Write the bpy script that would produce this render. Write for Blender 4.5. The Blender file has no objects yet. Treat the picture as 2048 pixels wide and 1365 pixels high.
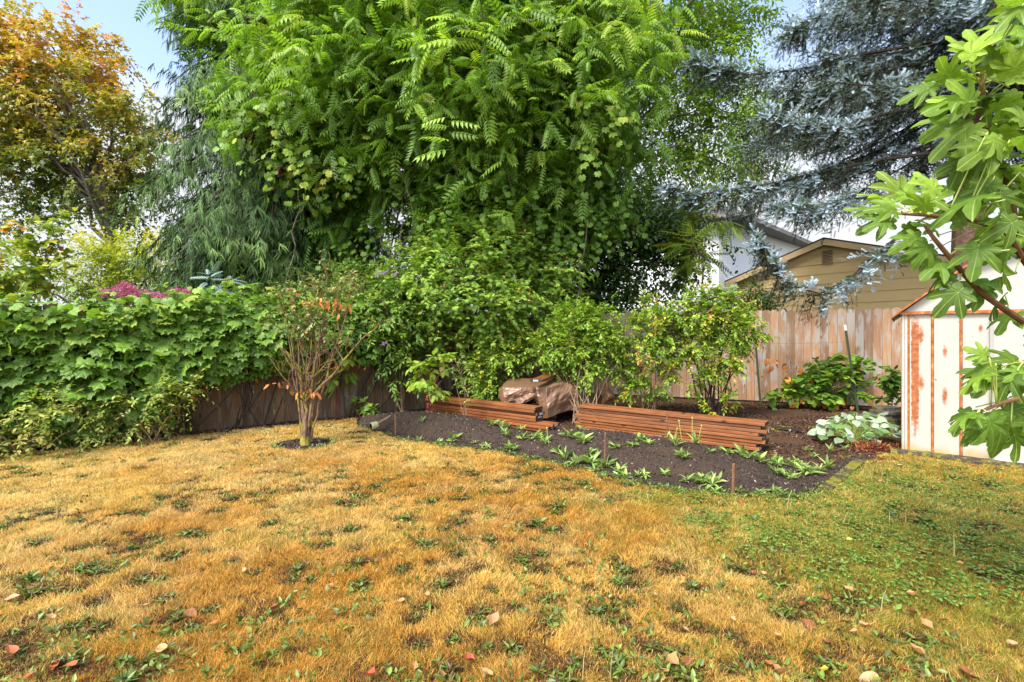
import bpy, math, random
import numpy as np
from mathutils import Vector
R = np.random.default_rng(11)
random.seed(5)
SC = bpy.context.scene
COL = SC.collection
PI = math.pi
# ------------------------------------------------------------------ camera
F, CX, HZ, H = 1000.0, 1024.0, 665.0, 1.4      # focal length and horizon in photo pixels, eye height in metres
cam = bpy.data.objects.new('camera', bpy.data.cameras.new('camera'))
COL.objects.link(cam)
cam.location = (0, 0, H)
cam.rotation_euler = (PI / 2, 0, 0)
cam.data.sensor_width = 36.0
cam.data.lens = 36.0 * F / 2048
cam.data.shift_y = (HZ - 682.5) / 2048
cam.data.clip_end = 2000
SC.camera = cam
# ------------------------------------------------------------------ light
SUN_EL, SUN_AZ = math.radians(52), math.radians(218)   # azimuth clockwise from +Y
world = bpy.data.worlds.new('World')
SC.world = world
world.use_nodes = True
wt = world.node_tree
wt.nodes.clear()
def wn(t, **k):
    n = wt.nodes.new(t)
    for a, b in k.items(): setattr(n, a, b)
    return n
sky = wn('ShaderNodeTexSky', sky_type='NISHITA', sun_disc=False, sun_elevation=SUN_EL, sun_rotation=SUN_AZ)
sky.air_density, sky.dust_density, sky.ozone_density = 1.0, 1.2, 2.0
bg1 = wn('ShaderNodeBackground'); bg1.inputs['Strength'].default_value = 0.13
wt.links.new(sky.outputs[0], bg1.inputs[0])
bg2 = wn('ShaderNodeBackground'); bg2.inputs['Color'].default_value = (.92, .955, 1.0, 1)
tc = wn('ShaderNodeTexCoord'); sep = wn('ShaderNodeSeparateXYZ')
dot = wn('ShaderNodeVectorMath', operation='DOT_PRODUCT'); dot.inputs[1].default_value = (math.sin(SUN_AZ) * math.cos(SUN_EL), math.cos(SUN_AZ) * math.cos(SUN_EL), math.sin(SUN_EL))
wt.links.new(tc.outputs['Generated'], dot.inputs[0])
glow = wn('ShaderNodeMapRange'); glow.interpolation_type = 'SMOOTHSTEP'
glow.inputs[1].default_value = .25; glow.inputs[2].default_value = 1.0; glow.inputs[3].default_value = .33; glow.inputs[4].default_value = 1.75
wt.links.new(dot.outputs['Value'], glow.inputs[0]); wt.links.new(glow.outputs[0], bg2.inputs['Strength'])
wt.links.new(tc.outputs['Generated'], sep.inputs[0])
mp = wn('ShaderNodeMapping'); mp.inputs['Scale'].default_value = (1.6, 1.6, 4.5)
wt.links.new(tc.outputs['Generated'], mp.inputs[0])
ns = wn('ShaderNodeTexNoise'); ns.inputs['Scale'].default_value = 1.7; ns.inputs['Detail'].default_value = 6; ns.inputs['Roughness'].default_value = .55
wt.links.new(mp.outputs[0], ns.inputs['Vector'])
gr = wn('ShaderNodeMapRange'); gr.inputs[1].default_value = .50; gr.inputs[2].default_value = .16; gr.inputs[3].default_value = -.12; gr.inputs[4].default_value = .50
wt.links.new(sep.outputs[2], gr.inputs[0])
ad = wn('ShaderNodeMath', operation='ADD'); wt.links.new(ns.outputs[0], ad.inputs[0]); wt.links.new(gr.outputs[0], ad.inputs[1])
cr = wn('ShaderNodeMapRange'); cr.interpolation_type = 'SMOOTHSTEP'
cr.inputs[1].default_value = .42; cr.inputs[2].default_value = .80; cr.inputs[3].default_value = .22; cr.inputs[4].default_value = 1.0
wt.links.new(ad.outputs[0], cr.inputs[0])
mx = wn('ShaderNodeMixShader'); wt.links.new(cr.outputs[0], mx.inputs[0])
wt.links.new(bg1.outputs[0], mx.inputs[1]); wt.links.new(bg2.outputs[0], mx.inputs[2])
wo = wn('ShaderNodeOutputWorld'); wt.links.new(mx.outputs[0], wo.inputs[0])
sl = bpy.data.lights.new('sun', 'SUN'); sl.energy = 2.1; sl.angle = math.radians(20); sl.color = (1, .95, .86)
so = bpy.data.objects.new('sun', sl); COL.objects.link(so)
sd = Vector((math.sin(SUN_AZ) * math.cos(SUN_EL), math.cos(SUN_AZ) * math.cos(SUN_EL), math.sin(SUN_EL)))
so.rotation_euler = sd.to_track_quat('Z', 'Y').to_euler(); so.location = sd * 50
SC.view_settings.view_transform = 'Standard'; SC.view_settings.look = 'None'
SC.view_settings.exposure = 1.72; SC.view_settings.gamma = 1.0
SC.render.engine = 'CYCLES'
SC.cycles.max_bounces = 7; SC.cycles.diffuse_bounces = 3; SC.cycles.glossy_bounces = 2; SC.cycles.transmission_bounces = 4
SC.cycles.transparent_max_bounces = 6
SC.cycles.use_denoising = True

# ------------------------------------------------------------------ helpers
def G(px, py, z=0.0):
    Y = F * (H - z) / (py - HZ)
    return np.array([(px - CX) * Y / F, Y, z])
def A(px, py, Y):
    return np.array([(px - CX) * Y / F, Y, H + (HZ - py) * Y / F])
def nrm(v):
    v = np.asarray(v, float)
    return v / np.maximum(np.linalg.norm(v, axis=-1, keepdims=True), 1e-9)
def rnds(n): return R.standard_normal((n, 3))
def vnoise(x, y, s, seed=0):
    x = np.asarray(x) / s; y = np.asarray(y) / s
    i, j = np.floor(x).astype(int), np.floor(y).astype(int)
    fx, fy = x - i, y - j
    fx = fx * fx * (3 - 2 * fx); fy = fy * fy * (3 - 2 * fy)
    def h(a, b):
        n = (a * 374761393 + b * 668265263 + seed * 974634777) & 0x7fffffff
        n = ((n ^ (n >> 13)) * 1274126177) & 0x7fffffff
        return ((n ^ (n >> 16)) & 0xffff) / 65535.0
    return (h(i, j) * (1 - fx) + h(i + 1, j) * fx) * (1 - fy) + (h(i, j + 1) * (1 - fx) + h(i + 1, j + 1) * fx) * fy
def fbm(x, y, s, seed=0):
    return .55 * vnoise(x, y, s, seed) + .3 * vnoise(x, y, s / 2.1, seed + 1) + .15 * vnoise(x, y, s / 4.3, seed + 2)
def inpoly(x, y, poly):
    x = np.asarray(x); y = np.asarray(y); r = np.zeros(x.shape, bool); n = len(poly)
    for a in range(n):
        x0, y0 = poly[a][:2]; x1, y1 = poly[(a + 1) % n][:2]
        if y0 == y1: continue
        c = ((y0 > y) != (y1 > y)) & (x < (x1 - x0) * (y - y0) / (y1 - y0) + x0)
        r ^= c
    return r

WL = {}
def tag(o, label, cat, group=None):
    o['label'] = label; o['category'] = cat
    if group: o['group'] = group
    return o
def thing(name, label, cat, loc, group=None):
    o = bpy.data.objects.new(name, None); COL.objects.link(o)
    o.location = tuple(float(v) for v in loc); o.empty_display_size = .1
    WL[o] = np.array(loc, float)
    return tag(o, label, cat, group)
def setting(o): o['kind'] = 'structure'; return o
def stuff(o): o['kind'] = 'stuff'; return o

class T:                                     # leaf template: verts (k,3): x width, y along, z normal; faces; vein value per vertex
    def __init__(s, v, f, vein=None):
        s.v = np.array(v, float); s.f = f
        s.loops = np.concatenate([np.array(a) for a in f]); s.sizes = np.array([len(a) for a in f])
        s.vein = np.zeros(len(v)) if vein is None else np.array(vein, float)

class Geo:
    def __init__(s): s.V = []; s.L = []; s.S = []; s.C = []; s.M = []; s.n = 0
    def add(s, V, L, S, C, mi=0):
        V = np.asarray(V, float).reshape(-1, 3); L = np.asarray(L); S = np.asarray(S)
        s.V.append(V); s.L.append(L.ravel() + s.n); s.S.append(S.ravel()); s.C.append(np.asarray(C, float).reshape(-1, 4))
        s.M.append(np.full(len(S.ravel()), mi)); s.n += len(V)
    def leaves(s, t, P, D, N, S, rnd, mi=0, wid=None):
        P = np.asarray(P, float).reshape(-1, 3); m = len(P)
        if m == 0: return
        D = nrm(D); X = nrm(np.cross(D, N)); Z = np.cross(X, D)
        S = np.broadcast_to(np.asarray(S, float), (m,)); k = len(t.v)
        wx = np.ones(m) if wid is None else wid
        V = P[:, None, :] + S[:, None, None] * (t.v[None, :, 0:1] * X[:, None, :] * wx[:, None, None] + t.v[None, :, 1:2] * D[:, None, :] + t.v[None, :, 2:3] * Z[:, None, :])
        L = (t.loops[None, :] + (np.arange(m) * k)[:, None])
        C = np.zeros((m, k, 4)); C[:, :, 0] = np.broadcast_to(rnd, (m,))[:, None]; C[:, :, 1] = t.vein[None]; C[:, :, 2] = t.v[None, :, 1]; C[:, :, 3] = R.random(m)[:, None]
        s.add(V, L, np.tile(t.sizes, m), C, mi)
    def tube(s, pts, rad, k=6, rnd=.5, mi=0, cap=True):
        pts = np.asarray(pts, float); n = len(pts); rad = np.broadcast_to(np.asarray(rad, float), (n,))
        tan = nrm(np.gradient(pts, axis=0)); ref = np.array([0, 0, 1.0]) if abs(tan[0][2]) < .9 else np.array([1.0, 0, 0])
        x = nrm(np.cross(tan, ref)); y = np.cross(tan, x)
        a = np.arange(k) * 2 * PI / k
        V = pts[:, None] + rad[:, None, None] * (np.cos(a)[None, :, None] * x[:, None] + np.sin(a)[None, :, None] * y[:, None])
        i, j = np.meshgrid(np.arange(n - 1), np.arange(k), indexing='ij'); j2 = (j + 1) % k
        q = np.stack([i * k + j, i * k + j2, (i + 1) * k + j2, (i + 1) * k + j], -1).reshape(-1, 4)
        L = list(q.ravel()); S = [4] * len(q)
        if cap: L += list(range(k))[::-1] + list(range((n - 1) * k, n * k)); S += [k, k]
        d = np.concatenate([[0], np.cumsum(np.linalg.norm(np.diff(pts, axis=0), axis=1))])
        C = np.zeros((n, k, 4)); C[:, :, 0] = rnd; C[:, :, 1] = d[:, None]; C[:, :, 2] = (a / 6.28)[None]; C[:, :, 3] = R.random()
        s.add(V, L, S, C, mi)
    def box(s, c, u, v, w, dims, rnd=None, mi=0, g0=0.0, mis=None):
        """box round c; u along the grain. mis: material per face (-u,+u,-v,+v,-w,+w)"""
        c = np.asarray(c, float); ax = [nrm(u), nrm(v), nrm(w)]; h = np.array(dims) / 2
        r = R.random() if rnd is None else rnd
        for f in range(6):
            a = f // 2; sg = 1 if f % 2 else -1; b, d = [(1, 2), (2, 0), (0, 1)][a]
            q = []; cc = []
            for sb, sd_ in ((-1, -1), (1, -1), (1, 1), (-1, 1)):
                o = np.zeros(3); o[a] = sg * h[a]; o[b] = sb * h[b]; o[d] = sd_ * h[d]
                q.append(c + o[0] * ax[0] + o[1] * ax[1] + o[2] * ax[2])
                if a == 0: cc.append((r, o[1] * .3, o[2], .5))
                elif a == 1: cc.append((r, o[0] + g0, o[2], .5))
                else: cc.append((r, o[0] + g0, o[1] + .37, .5))
            if sg < 0: q = q[::-1]; cc = cc[::-1]
            s.add(q, [0, 1, 2, 3], [4], cc, mi if mis is None else mis[f])
    def quad(s, pts, rnd=.5, mi=0, uv=None):
        n = len(pts)
        C = [(rnd, *(uv[i] if uv else (0, 0)), .5) for i in range(n)]
        s.add(pts, list(range(n)), [n], C, mi)
    def mesh(s, name, mats, off=(0, 0, 0), smooth=False):
        me = bpy.data.meshes.new(name)
        V = np.concatenate(s.V) - np.asarray(off, float); L = np.concatenate(s.L); S = np.concatenate(s.S); C = np.concatenate(s.C); M = np.concatenate(s.M)
        me.vertices.add(len(V)); me.vertices.foreach_set('co', V.astype(np.float32).ravel())
        me.loops.add(len(L)); me.loops.foreach_set('vertex_index', L.astype(np.int32))
        me.polygons.add(len(S)); st = np.concatenate([[0], np.cumsum(S)[:-1]])
        me.polygons.foreach_set('loop_start', st.astype(np.int32))
        try: me.polygons.foreach_set('loop_total', S.astype(np.int32))
        except Exception: pass
        me.update(calc_edges=True)
        a = me.attributes.new('at', 'FLOAT_COLOR', 'POINT'); a.data.foreach_set('color', C.astype(np.float32).ravel())
        for m in (mats if isinstance(mats, (list, tuple)) else [mats]): me.materials.append(m)
        me.polygons.foreach_set('material_index', M.astype(np.int32))
        me.polygons.foreach_set('use_smooth', np.full(len(S), smooth))
        me.update()
        return me
    def build(s, name, mats, parent=None, smooth=False, origin=None):
        off = WL[parent] if parent is not None else (np.zeros(3) if origin is None else np.asarray(origin, float))
        o = bpy.data.objects.new(name, s.mesh(name, mats, off, smooth)); COL.objects.link(o)
        if parent is not None: o.parent = parent
        else: o.location = tuple(float(x) for x in off)
        WL[o] = off
        return o
def place(name, me, loc, rotz=0, sc=1.0, rx=0, ry=0, parent=None):
    o = bpy.data.objects.new(name, me); COL.objects.link(o)
    o.location = tuple(float(x) for x in loc); o.rotation_euler = (rx, ry, rotz); o.scale = (sc, sc, sc)
    return o

# ------------------------------------------------------------------ materials
class NT:
    def __init__(s, name):
        s.m = bpy.data.materials.new(name); s.m.use_nodes = True; s.t = s.m.node_tree; s.t.nodes.clear()
        s.out = s.t.nodes.new('ShaderNodeOutputMaterial')
    def n(s, typ, ins=None, **k):
        n = s.t.nodes.new('ShaderNode' + typ)
        for a, b in k.items(): setattr(n, a, b)
        for a, b in (ins or {}).items(): s.set(n.inputs[a], b)
        return n
    def set(s, i, v):
        if isinstance(v, bpy.types.NodeSocket): s.t.links.new(v, i)
        elif isinstance(v, bpy.types.Node): s.t.links.new(v.outputs[0], i)
        else: i.default_value = v if not (isinstance(v, tuple) and len(v) == 3 and i.type == 'RGBA') else (*v, 1)
    def math(s, op, a, b=0.0, c=0.0, clamp=False):
        n = s.n('Math', operation=op, use_clamp=clamp); s.set(n.inputs[0], a); s.set(n.inputs[1], b); s.set(n.inputs[2], c); return n.outputs[0]
    def mix(s, f, a, b, blend='MIX'):
        n = s.n('Mix', data_type='RGBA', blend_type=blend); s.set(n.inputs[0], f); s.set(n.inputs[6], a); s.set(n.inputs[7], b); return n.outputs[2]
    def ramp(s, f, stops, inter='LINEAR'):
        n = s.n('ValToRGB'); n.color_ramp.interpolation = inter; e = n.color_ramp.elements
        while len(e) < len(stops): e.new(.5)
        for i, (p, c) in enumerate(stops): e[i].position = p; e[i].color = (*c, 1)
        s.set(n.inputs[0], f); return n.outputs[0]
    def at(s):
        a = s.n('Attribute', attribute_name='at'); p = s.n('SeparateColor', {0: a.outputs['Color']}); return p.outputs[0], p.outputs[1], p.outputs[2], a.outputs['Alpha']
    def noise(s, vec, sc, det=3, rough=.5):
        n = s.n('TexNoise', {'Scale': sc, 'Detail': det, 'Roughness': rough})
        if vec is not None: s.set(n.inputs['Vector'], vec)
        return n.outputs[0]
    def pos(s): return s.n('NewGeometry').outputs['Position']
    def comb(s, x, y, z): return s.n('CombineXYZ', {0: x, 1: y, 2: z}).outputs[0]
    def sstep(s, v, a, b, lo=0.0, hi=1.0):
        return s.n('MapRange', {0: v, 1: a, 2: b, 3: lo, 4: hi}, interpolation_type='SMOOTHSTEP').outputs[0]
    def bump(s, h, st=.3, d=.01):
        return s.n('Bump', {'Height': h, 'Strength': st, 'Distance': d}).outputs[0]
    def bsdf(s, col, rough=.6, spec=.4, normal=None, metal=0.0, **k):
        b = s.n('BsdfPrincipled', {'Base Color': col, 'Roughness': rough, 'Specular IOR Level': spec, 'Metallic': metal})
        if normal is not None: s.set(b.inputs['Normal'], normal)
        for a, v in k.items(): s.set(b.inputs[a], v)
        return b.outputs[0]
    def done(s, sh): s.t.links.new(sh, s.out.inputs[0]); return s.m

def leafmat(name, stops, trans=.32, rough=.45, spec=.45, vein=None, tgain=1.25, gain=(1.25, 1.12, .8)):
    t = NT(name); r, g, b, a = t.at()
    c = t.ramp(r, [(p, (min(.8, q[0] * gain[0]), min(.8, q[1] * gain[1]), min(.8, q[2] * gain[2]))) for p, q in stops])
    c = t.mix(1.0, c, t.ramp(a, [(0, (.66, .66, .66)), (1, (1.25, 1.25, 1.25))]), 'MULTIPLY')
    if vein:
        c = t.mix(1.0, c, t.ramp(t.noise(t.pos(), 34, 4, .65), [(.3, (.72, .76, .8)), (.7, (1.22, 1.15, 1.0))]), 'MULTIPLY')
        rough = t.math('ADD', rough - .15, t.math('MULTIPLY', t.noise(t.pos(), 50, 3, .6), .4))
        c = t.mix(t.sstep(g, .72, 1.0, 0, .75), c, vein)
    p = t.bsdf(c, rough, spec)
    tr = t.n('BsdfTranslucent', {'Color': t.mix(1.0, c, (tgain, tgain * 1.08, tgain * .6), 'MULTIPLY')}).outputs[0]
    m = t.n('MixShader', {0: trans, 1: p, 2: tr}).outputs[0]
    return t.done(m)
def barkmat(name, c0, c1, moss=None, mossamt=.5, sc=18):
    t = NT(name); p = t.pos(); n = t.noise(p, sc, 5, .65)
    c = t.ramp(n, [(.3, c0), (.7, c1)])
    if moss: c = t.mix(t.sstep(t.noise(p, 7, 4), .62 - mossamt * .3, .72 - mossamt * .3), c, moss)
    return t.done(t.bsdf(c, .85, .2, t.bump(n, .6, .01)))
def woodmat(name, dark, light, grey=None, greyamt=.0, knots=True, rough=.75, wet=0.0):
    t = NT(name); r, g, b, a = t.at()
    rr = t.math('MULTIPLY', r, 37.0)
    v = t.comb(t.math('MULTIPLY', g, 1.6), t.math('MULTIPLY', b, 26.0), rr)
    n = t.noise(v, 1.6, 5, .6)
    n2 = t.noise(t.comb(t.math('MULTIPLY', g, 5.0), t.math('MULTIPLY', b, 110.0), rr), 1.5, 3, .6)
    c = t.ramp(t.math('ADD', t.math('MULTIPLY', n, .7), t.math('MULTIPLY', n2, .3)), [(.3, dark), (.68, light)])
    c = t.mix(1.0, c, t.ramp(r, [(0, (.66, .62, .6)), (.35, (1.0, .98, .96)), (.7, (1.12, 1.0, .9)), (1, (1.25, 1.2, 1.12))]), 'MULTIPLY')
    if grey:
        gm = t.noise(t.comb(t.math('MULTIPLY', g, .9), t.math('MULTIPLY', b, 3.0), rr), 2.2, 4, .6)
        c = t.mix(t.sstep(gm, .62 - greyamt * .35, .78 - greyamt * .35), c, grey)
    if knots:
        vo = t.n('TexVoronoi', {'Vector': t.comb(t.math('MULTIPLY', g, 3.0), t.math('MULTIPLY', b, 9.0), rr), 'Scale': .9, 'Randomness': 1.0}, feature='F1').outputs['Distance']
        c = t.mix(t.sstep(vo, .13, .05), c, (dark[0] * .35, dark[1] * .3, dark[2] * .3))
    return t.done(t.bsdf(c, rough, .25 + wet, t.bump(n2, .35, .004)))
def plain(name, col, rough=.6, spec=.4, metal=0.0, var=.15, sc=9.0):
    t = NT(name); n = t.noise(t.pos(), sc, 4, .6)
    c = t.mix(n, tuple(x * (1 - var) for x in col), tuple(min(1, x * (1 + var)) for x in col))
    return t.done(t.bsdf(c, rough, spec, t.bump(n, .15, .01), metal))

# leaf colours (surface albedo)
GRAPE = leafmat('grape_leaf', [(0, (.055, .13, .02)), (.45, (.10, .22, .03)), (.85, (.19, .33, .045)), (1, (.34, .38, .06))], vein=(.25, .38, .1))
PALE = leafmat('pale_leaf', [(0, (.16, .26, .05)), (.5, (.27, .36, .09)), (.85, (.42, .42, .14)), (1, (.45, .33, .12))], .35)
AIL = leafmat('ailanthus_leaf', [(0, (.055, .135, .018)), (.4, (.11, .23, .028)), (.75, (.21, .37, .045)), (1, (.38, .49, .07))], .40, .46, .45)
LOOSE = leafmat('loose_leaf', [(0, (.045, .10, .012)), (.5, (.09, .18, .018)), (.85, (.20, .32, .03)), (1, (.36, .40, .05))], .45)
DARKL = leafmat('dark_leaf', [(0, (.025, .065, .014)), (.5, (.05, .115, .02)), (.9, (.11, .20, .03)), (1, (.26, .30, .05))], .28)
AUTUMN = leafmat('autumn_maple_leaf', [(0, (.06, .12, .02)), (.3, (.17, .22, .03)), (.5, (.42, .34, .04)), (.72, (.52, .27, .06)), (1, (.56, .23, .10))], .40, gain=(1.1, 1.0, .9))
CEDAR = leafmat('weeping_frond', [(0, (.012, .030, .010)), (.45, (.045, .088, .026)), (.8, (.125, .195, .062)), (1, (.23, .30, .10))], .15, .55, .25, gain=(1.05, 1.12, .85))
SPRUCE = leafmat('spruce_needle', [(0, (.020, .032, .010)), (.32, (.050, .075, .024)), (.5, (.12, .17, .13)), (.72, (.27, .36, .39)), (1, (.44, .54, .62))], .06, .55, .35, gain=(1, 1, 1))
YELG = leafmat('yellow_green_leaf', [(0, (.07, .14, .015)), (.5, (.20, .28, .025)), (.85, (.42, .42, .03)), (1, (.5, .36, .04))], .4)
VMAPLE = leafmat('vine_maple_leaf', [(0, (.06, .14, .022)), (.5, (.14, .27, .04)), (.85, (.26, .40, .07)), (1, (.36, .46, .11))], .34, gain=(1.42, 1.24, .9))
SAMARA = leafmat('samara', [(0, (.40, .20, .08)), (1, (.55, .36, .18))], .3)
BLUEB = leafmat('blueberry_leaf', [(0, (.07, .16, .022)), (.5, (.15, .28, .035)), (.78, (.30, .42, .06)), (.88, (.52, .44, .07)), (.95, (.52, .24, .06)), (1, (.48, .09, .04))], .34)
RASP = leafmat('raspberry_leaf', [(0, (.05, .13, .025)), (.5, (.11, .24, .035)), (.85, (.22, .36, .05)), (1, (.42, .42, .07))], .35)
DEADL = leafmat('dead_leaf', [(0, (.22, .085, .03)), (.5, (.42, .17, .05)), (1, (.55, .30, .12))], .25, .7, .2)
SHRUB = leafmat('broad_shrub_leaf', [(0, (.05, .12, .022)), (.5, (.105, .21, .035)), (.85, (.20, .32, .06)), (1, (.30, .38, .09))], .3)
SMALLT = leafmat('mossy_tree_leaf', [(0, (.05, .12, .025)), (.55, (.11, .2, .06)), (.8, (.26, .27, .14)), (1, (.38, .22, .12))], .3, .35)
POKE = leafmat('pokeweed_leaf', [(0, (.16, .30, .05)), (.6, (.28, .45, .07)), (1, (.45, .46, .08))], .4, vein=(.4, .5, .15))
FIG = leafmat('fig_leaf', [(0, (.055, .125, .020)), (.5, (.11, .215, .030)), (1, (.22, .36, .05))], .40, .5, .3, vein=(.36, .48, .13))
BRUN = leafmat('silver_leaf', [(0, (.09, .19, .04)), (.35, (.15, .25, .09)), (.55, (.27, .35, .24)), (1, (.40, .46, .38))], .2, gain=(1, 1, 1), vein=(.18, .30, .10))
SUMAC = leafmat('blue_green_leaf', [(0, (.16, .26, .2)), (1, (.30, .40, .36))], .2, gain=(1, 1, 1))
PINKF = leafmat('pink_blossom', [(0, (.42, .05, .16)), (.6, (.58, .10, .28)), (1, (.66, .24, .40))], .3, gain=(1, 1, 1))
PURPF = leafmat('purple_blossom', [(0, (.30, .10, .45)), (1, (.55, .30, .65))], .3, gain=(1, 1, 1))
GRAPEF = plain('grape_fruit', (.09, .015, .03), .3)
WEED = leafmat('weed_leaf', [(0, (.06, .14, .03)), (.5, (.12, .24, .05)), (1, (.24, .36, .10))], .3)
WEEDL = leafmat('lawn_weed_leaf', [(0, (.09, .035, .018)), (.30, (.10, .055, .02)), (.38, (.05, .085, .016)), (.7, (.085, .145, .024)), (1, (.16, .24, .05))], .2)
SOILW = leafmat('soil_weed_leaf', [(0, (.09, .18, .05)), (.5, (.18, .30, .09)), (1, (.32, .42, .17))], .3)
GRASS = NT('grass_blade')
_a = GRASS.n('Attribute', attribute_name='at')
GRASSM = GRASS.done(GRASS.n('MixShader', {0: .45, 1: GRASS.bsdf(_a.outputs['Color'], .6, .25), 2: GRASS.n('BsdfTranslucent', {'Color': _a.outputs['Color']}).outputs[0]}).outputs[0])
BARKD = barkmat('dark_bark', (.025, .018, .013), (.075, .055, .04))
BARKG = barkmat('grey_bark', (.07, .058, .045), (.19, .16, .12))
BARKR = barkmat('spruce_bark', (.07, .035, .028), (.20, .11, .085), sc=25)
BARKM = barkmat('mossy_bark', (.085, .045, .03), (.25, .15, .095), (.24, .21, .035), .40, 22)
TWIG = barkmat('twig_bark', (.16, .10, .06), (.34, .23, .14))
TWIGR = barkmat('red_stem', (.15, .03, .03), (.25, .06, .06))
FIGB = barkmat('fig_bark', (.10, .045, .02), (.22, .11, .05))
FIGP = plain('fig_petiole', (.38, .46, .10), .5)
FIGF = plain('fig_fruit', (.10, .20, .04), .45)

# ------------------------------------------------------------------ leaf templates
def t_simple(w=.24, fold=.05, droop=.10):
    return T([(0, 0, 0), (w, .34, fold), (w * .78, .66, fold * .5 - droop * .4), (0, 1, -droop), (-w * .78, .66, fold * .5 - droop * .4), (-w, .34, fold), (0, .34, 0), (0, .68, -droop * .45)],
             [(0, 1, 6), (6, 1, 2, 7), (7, 2, 3), (0, 6, 5), (6, 7, 4, 5), (7, 3, 4)], [1, 0, 0, .8, 0, 0, 1, 1])
def t_dia(w=.26, fold=.07):
    return T([(0, 0, 0), (w, .42, fold), (0, 1, -.06), (-w, .42, fold)], [(0, 1, 2), (0, 2, 3)])
def t_star(pol, c=(0, .3), cup=.12, rings=1):
    """fan leaf from (angle deg from tip, radius, vein) points right side, mirrored"""
    pts = [(a, r, v) for a, r, v in pol] + [(-a, r, v) for a, r, v in reversed(pol) if 0 < a < 180]
    V = [(c[0], c[1], 0)]; ve = [1]; n = len(pts); f = []
    for q in range(1, rings + 1):
        k = q / rings
        for a, r, v in pts:
            x, y = math.sin(math.radians(a)) * r * k, math.cos(math.radians(a)) * r * k
            V.append((c[0] + x, c[1] + y, -cup * (r * k) ** 2 * 2.2 + (.03 * (1 - v) if k == 1 else .02 * (1 - v)))); ve.append(v)
    for i in range(n):
        j = (i + 1) % n
        f.append((0, 1 + j, 1 + i))
        for q in range(rings - 1): f.append((1 + q * n + i, 1 + q * n + j, 1 + (q + 1) * n + j, 1 + (q + 1) * n + i))
    return T(V, f, ve)
TS = t_simple(); TW = t_simple(.36, .05, .12); TN = t_simple(.17, .04, .14); TD = t_dia()
TG = t_star([(0, .62, 1), (12, .50, 0), (22, .44, 0), (34, .50, 0), (48, .58, 1), (60, .47, 0), (76, .42, 0), (92, .50, .6), (112, .44, 0), (135, .42, 0), (158, .34, 0), (175, .14, 0)], (0, .34), .16, 2)
TM = t_star([(0, .68, 1), (16, .34, 0), (38, .62, 1), (58, .30, 0), (82, .50, 1), (110, .26, 0), (150, .24, 0), (180, .22, 0)], (0, .26), .14)
_fl = []
for la, lr, lw in ((0, .74, 15), (46, .64, 13.5), (92, .42, 15)):
    for da, k, v in ((-1.15, .58, 0), (-1, .80, 0), (-.5, .97, 0), (0, 1.05, 1), (.5, .96, 0), (1, .80, 0), (1.15, .58, 0)):
        if la == 0 and da < 0: continue
        _fl.append((la + da * lw, lr * k, v))
_fl += [(23, .33, 0), (70, .28, 0), (119, .27, 0), (142, .30, 0), (163, .22, 0), (180, .16, 1)]
TF = t_star(sorted(_fl), (0, .28), .20, 4)
_r = np.hypot(TF.v[:, 0], TF.v[:, 1] - .28); _th = np.arctan2(TF.v[:, 0], TF.v[:, 1] - .28)
TF.v[:, 2] += .045 * np.sin(_th * 11 + 1) * (_r / .6) ** 2 - .10 * np.clip(_r - .45, 0, 1) + .10 * np.abs(TF.v[:, 0])
TH = t_star([(0, .66, 1), (20, .52, 0), (50, .46, .3), (90, .46, 0), (120, .46, .3), (150, .44, 0), (172, .26, 0)], (0, .32), .12, 2)   # heart
def t_pinnate(n=8, ll=.30, ang=62, droop=.30, w=.30, hang=.25):
    V = []; f = []; ve = []
    def leaflet(o, a, L, dz):
        b = len(V); d = nrm(np.array([math.sin(a), math.cos(a), dz])); x = np.array([math.cos(a), -math.sin(a), 0]); z = np.array([0, 0, 1.0])
        for px, py, pz in ((0, 0, 0), (w, .38, .05), (0, .5, -.02), (0, 1, -.16), (-w, .38, .05)):
            V.append(tuple(o + L * (px * x + py * d + pz * z))); ve.append(0)
        f.extend([(b, b + 1, b + 2), (b + 1, b + 3, b + 2), (b, b + 2, b + 4), (b + 4, b + 2, b + 3)])
    for i in range(n):
        y = .16 + .80 * i / (n - 1); o = np.array([0, y, -droop * y * y])
        L = ll * (1 - .35 * abs(i / (n - 1) - .35))
        for sg in (1, -1): leaflet(o, sg * math.radians(ang - 18 * i / n), L, -hang)
    leaflet(np.array([0, .98, -droop]), 0, ll * .8, -.4)
    b = len(V)
    for y in (0, .5, 1.0):
        for x in (-.008, .008): V.append((x, y, -droop * y * y)); ve.append(1)
    f.extend([(b, b + 1, b + 3, b + 2), (b + 2, b + 3, b + 5, b + 4)])
    return T(V, f, ve)
TP = t_pinnate(7, .30, 62, .34, .19, .75); TPB = t_pinnate(6, .32, 66, .20, .20, .35); TP2 = t_pinnate(8, .27, 66, .18, .20)
def t_frond(n=9):
    V = []; f = []
    for i in range(n):
        a = math.radians(R.uniform(-42, 42)); L = R.uniform(.45, .9); o = np.array([0, R.uniform(0, .35), R.uniform(-.05, .05)]); w = R.uniform(.018, .034)
        d = np.array([math.sin(a), math.cos(a), R.uniform(-.25, .15)]); x = np.array([math.cos(a), -math.sin(a), R.uniform(-.5, .5)]); b = len(V)
        m = o + .5 * L * d; e = o + L * (d * np.array([.6, 1.05, 1]) - np.array([0, 0, .12]))
        V += [tuple(o - .4 * w * x), tuple(o + .4 * w * x), tuple(m + w * x), tuple(e), tuple(m - w * x)]
        f += [(b, b + 1, b + 2, b + 4), (b + 4, b + 2, b + 3)]
    return T(V, f)
TFR = t_frond()
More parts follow.
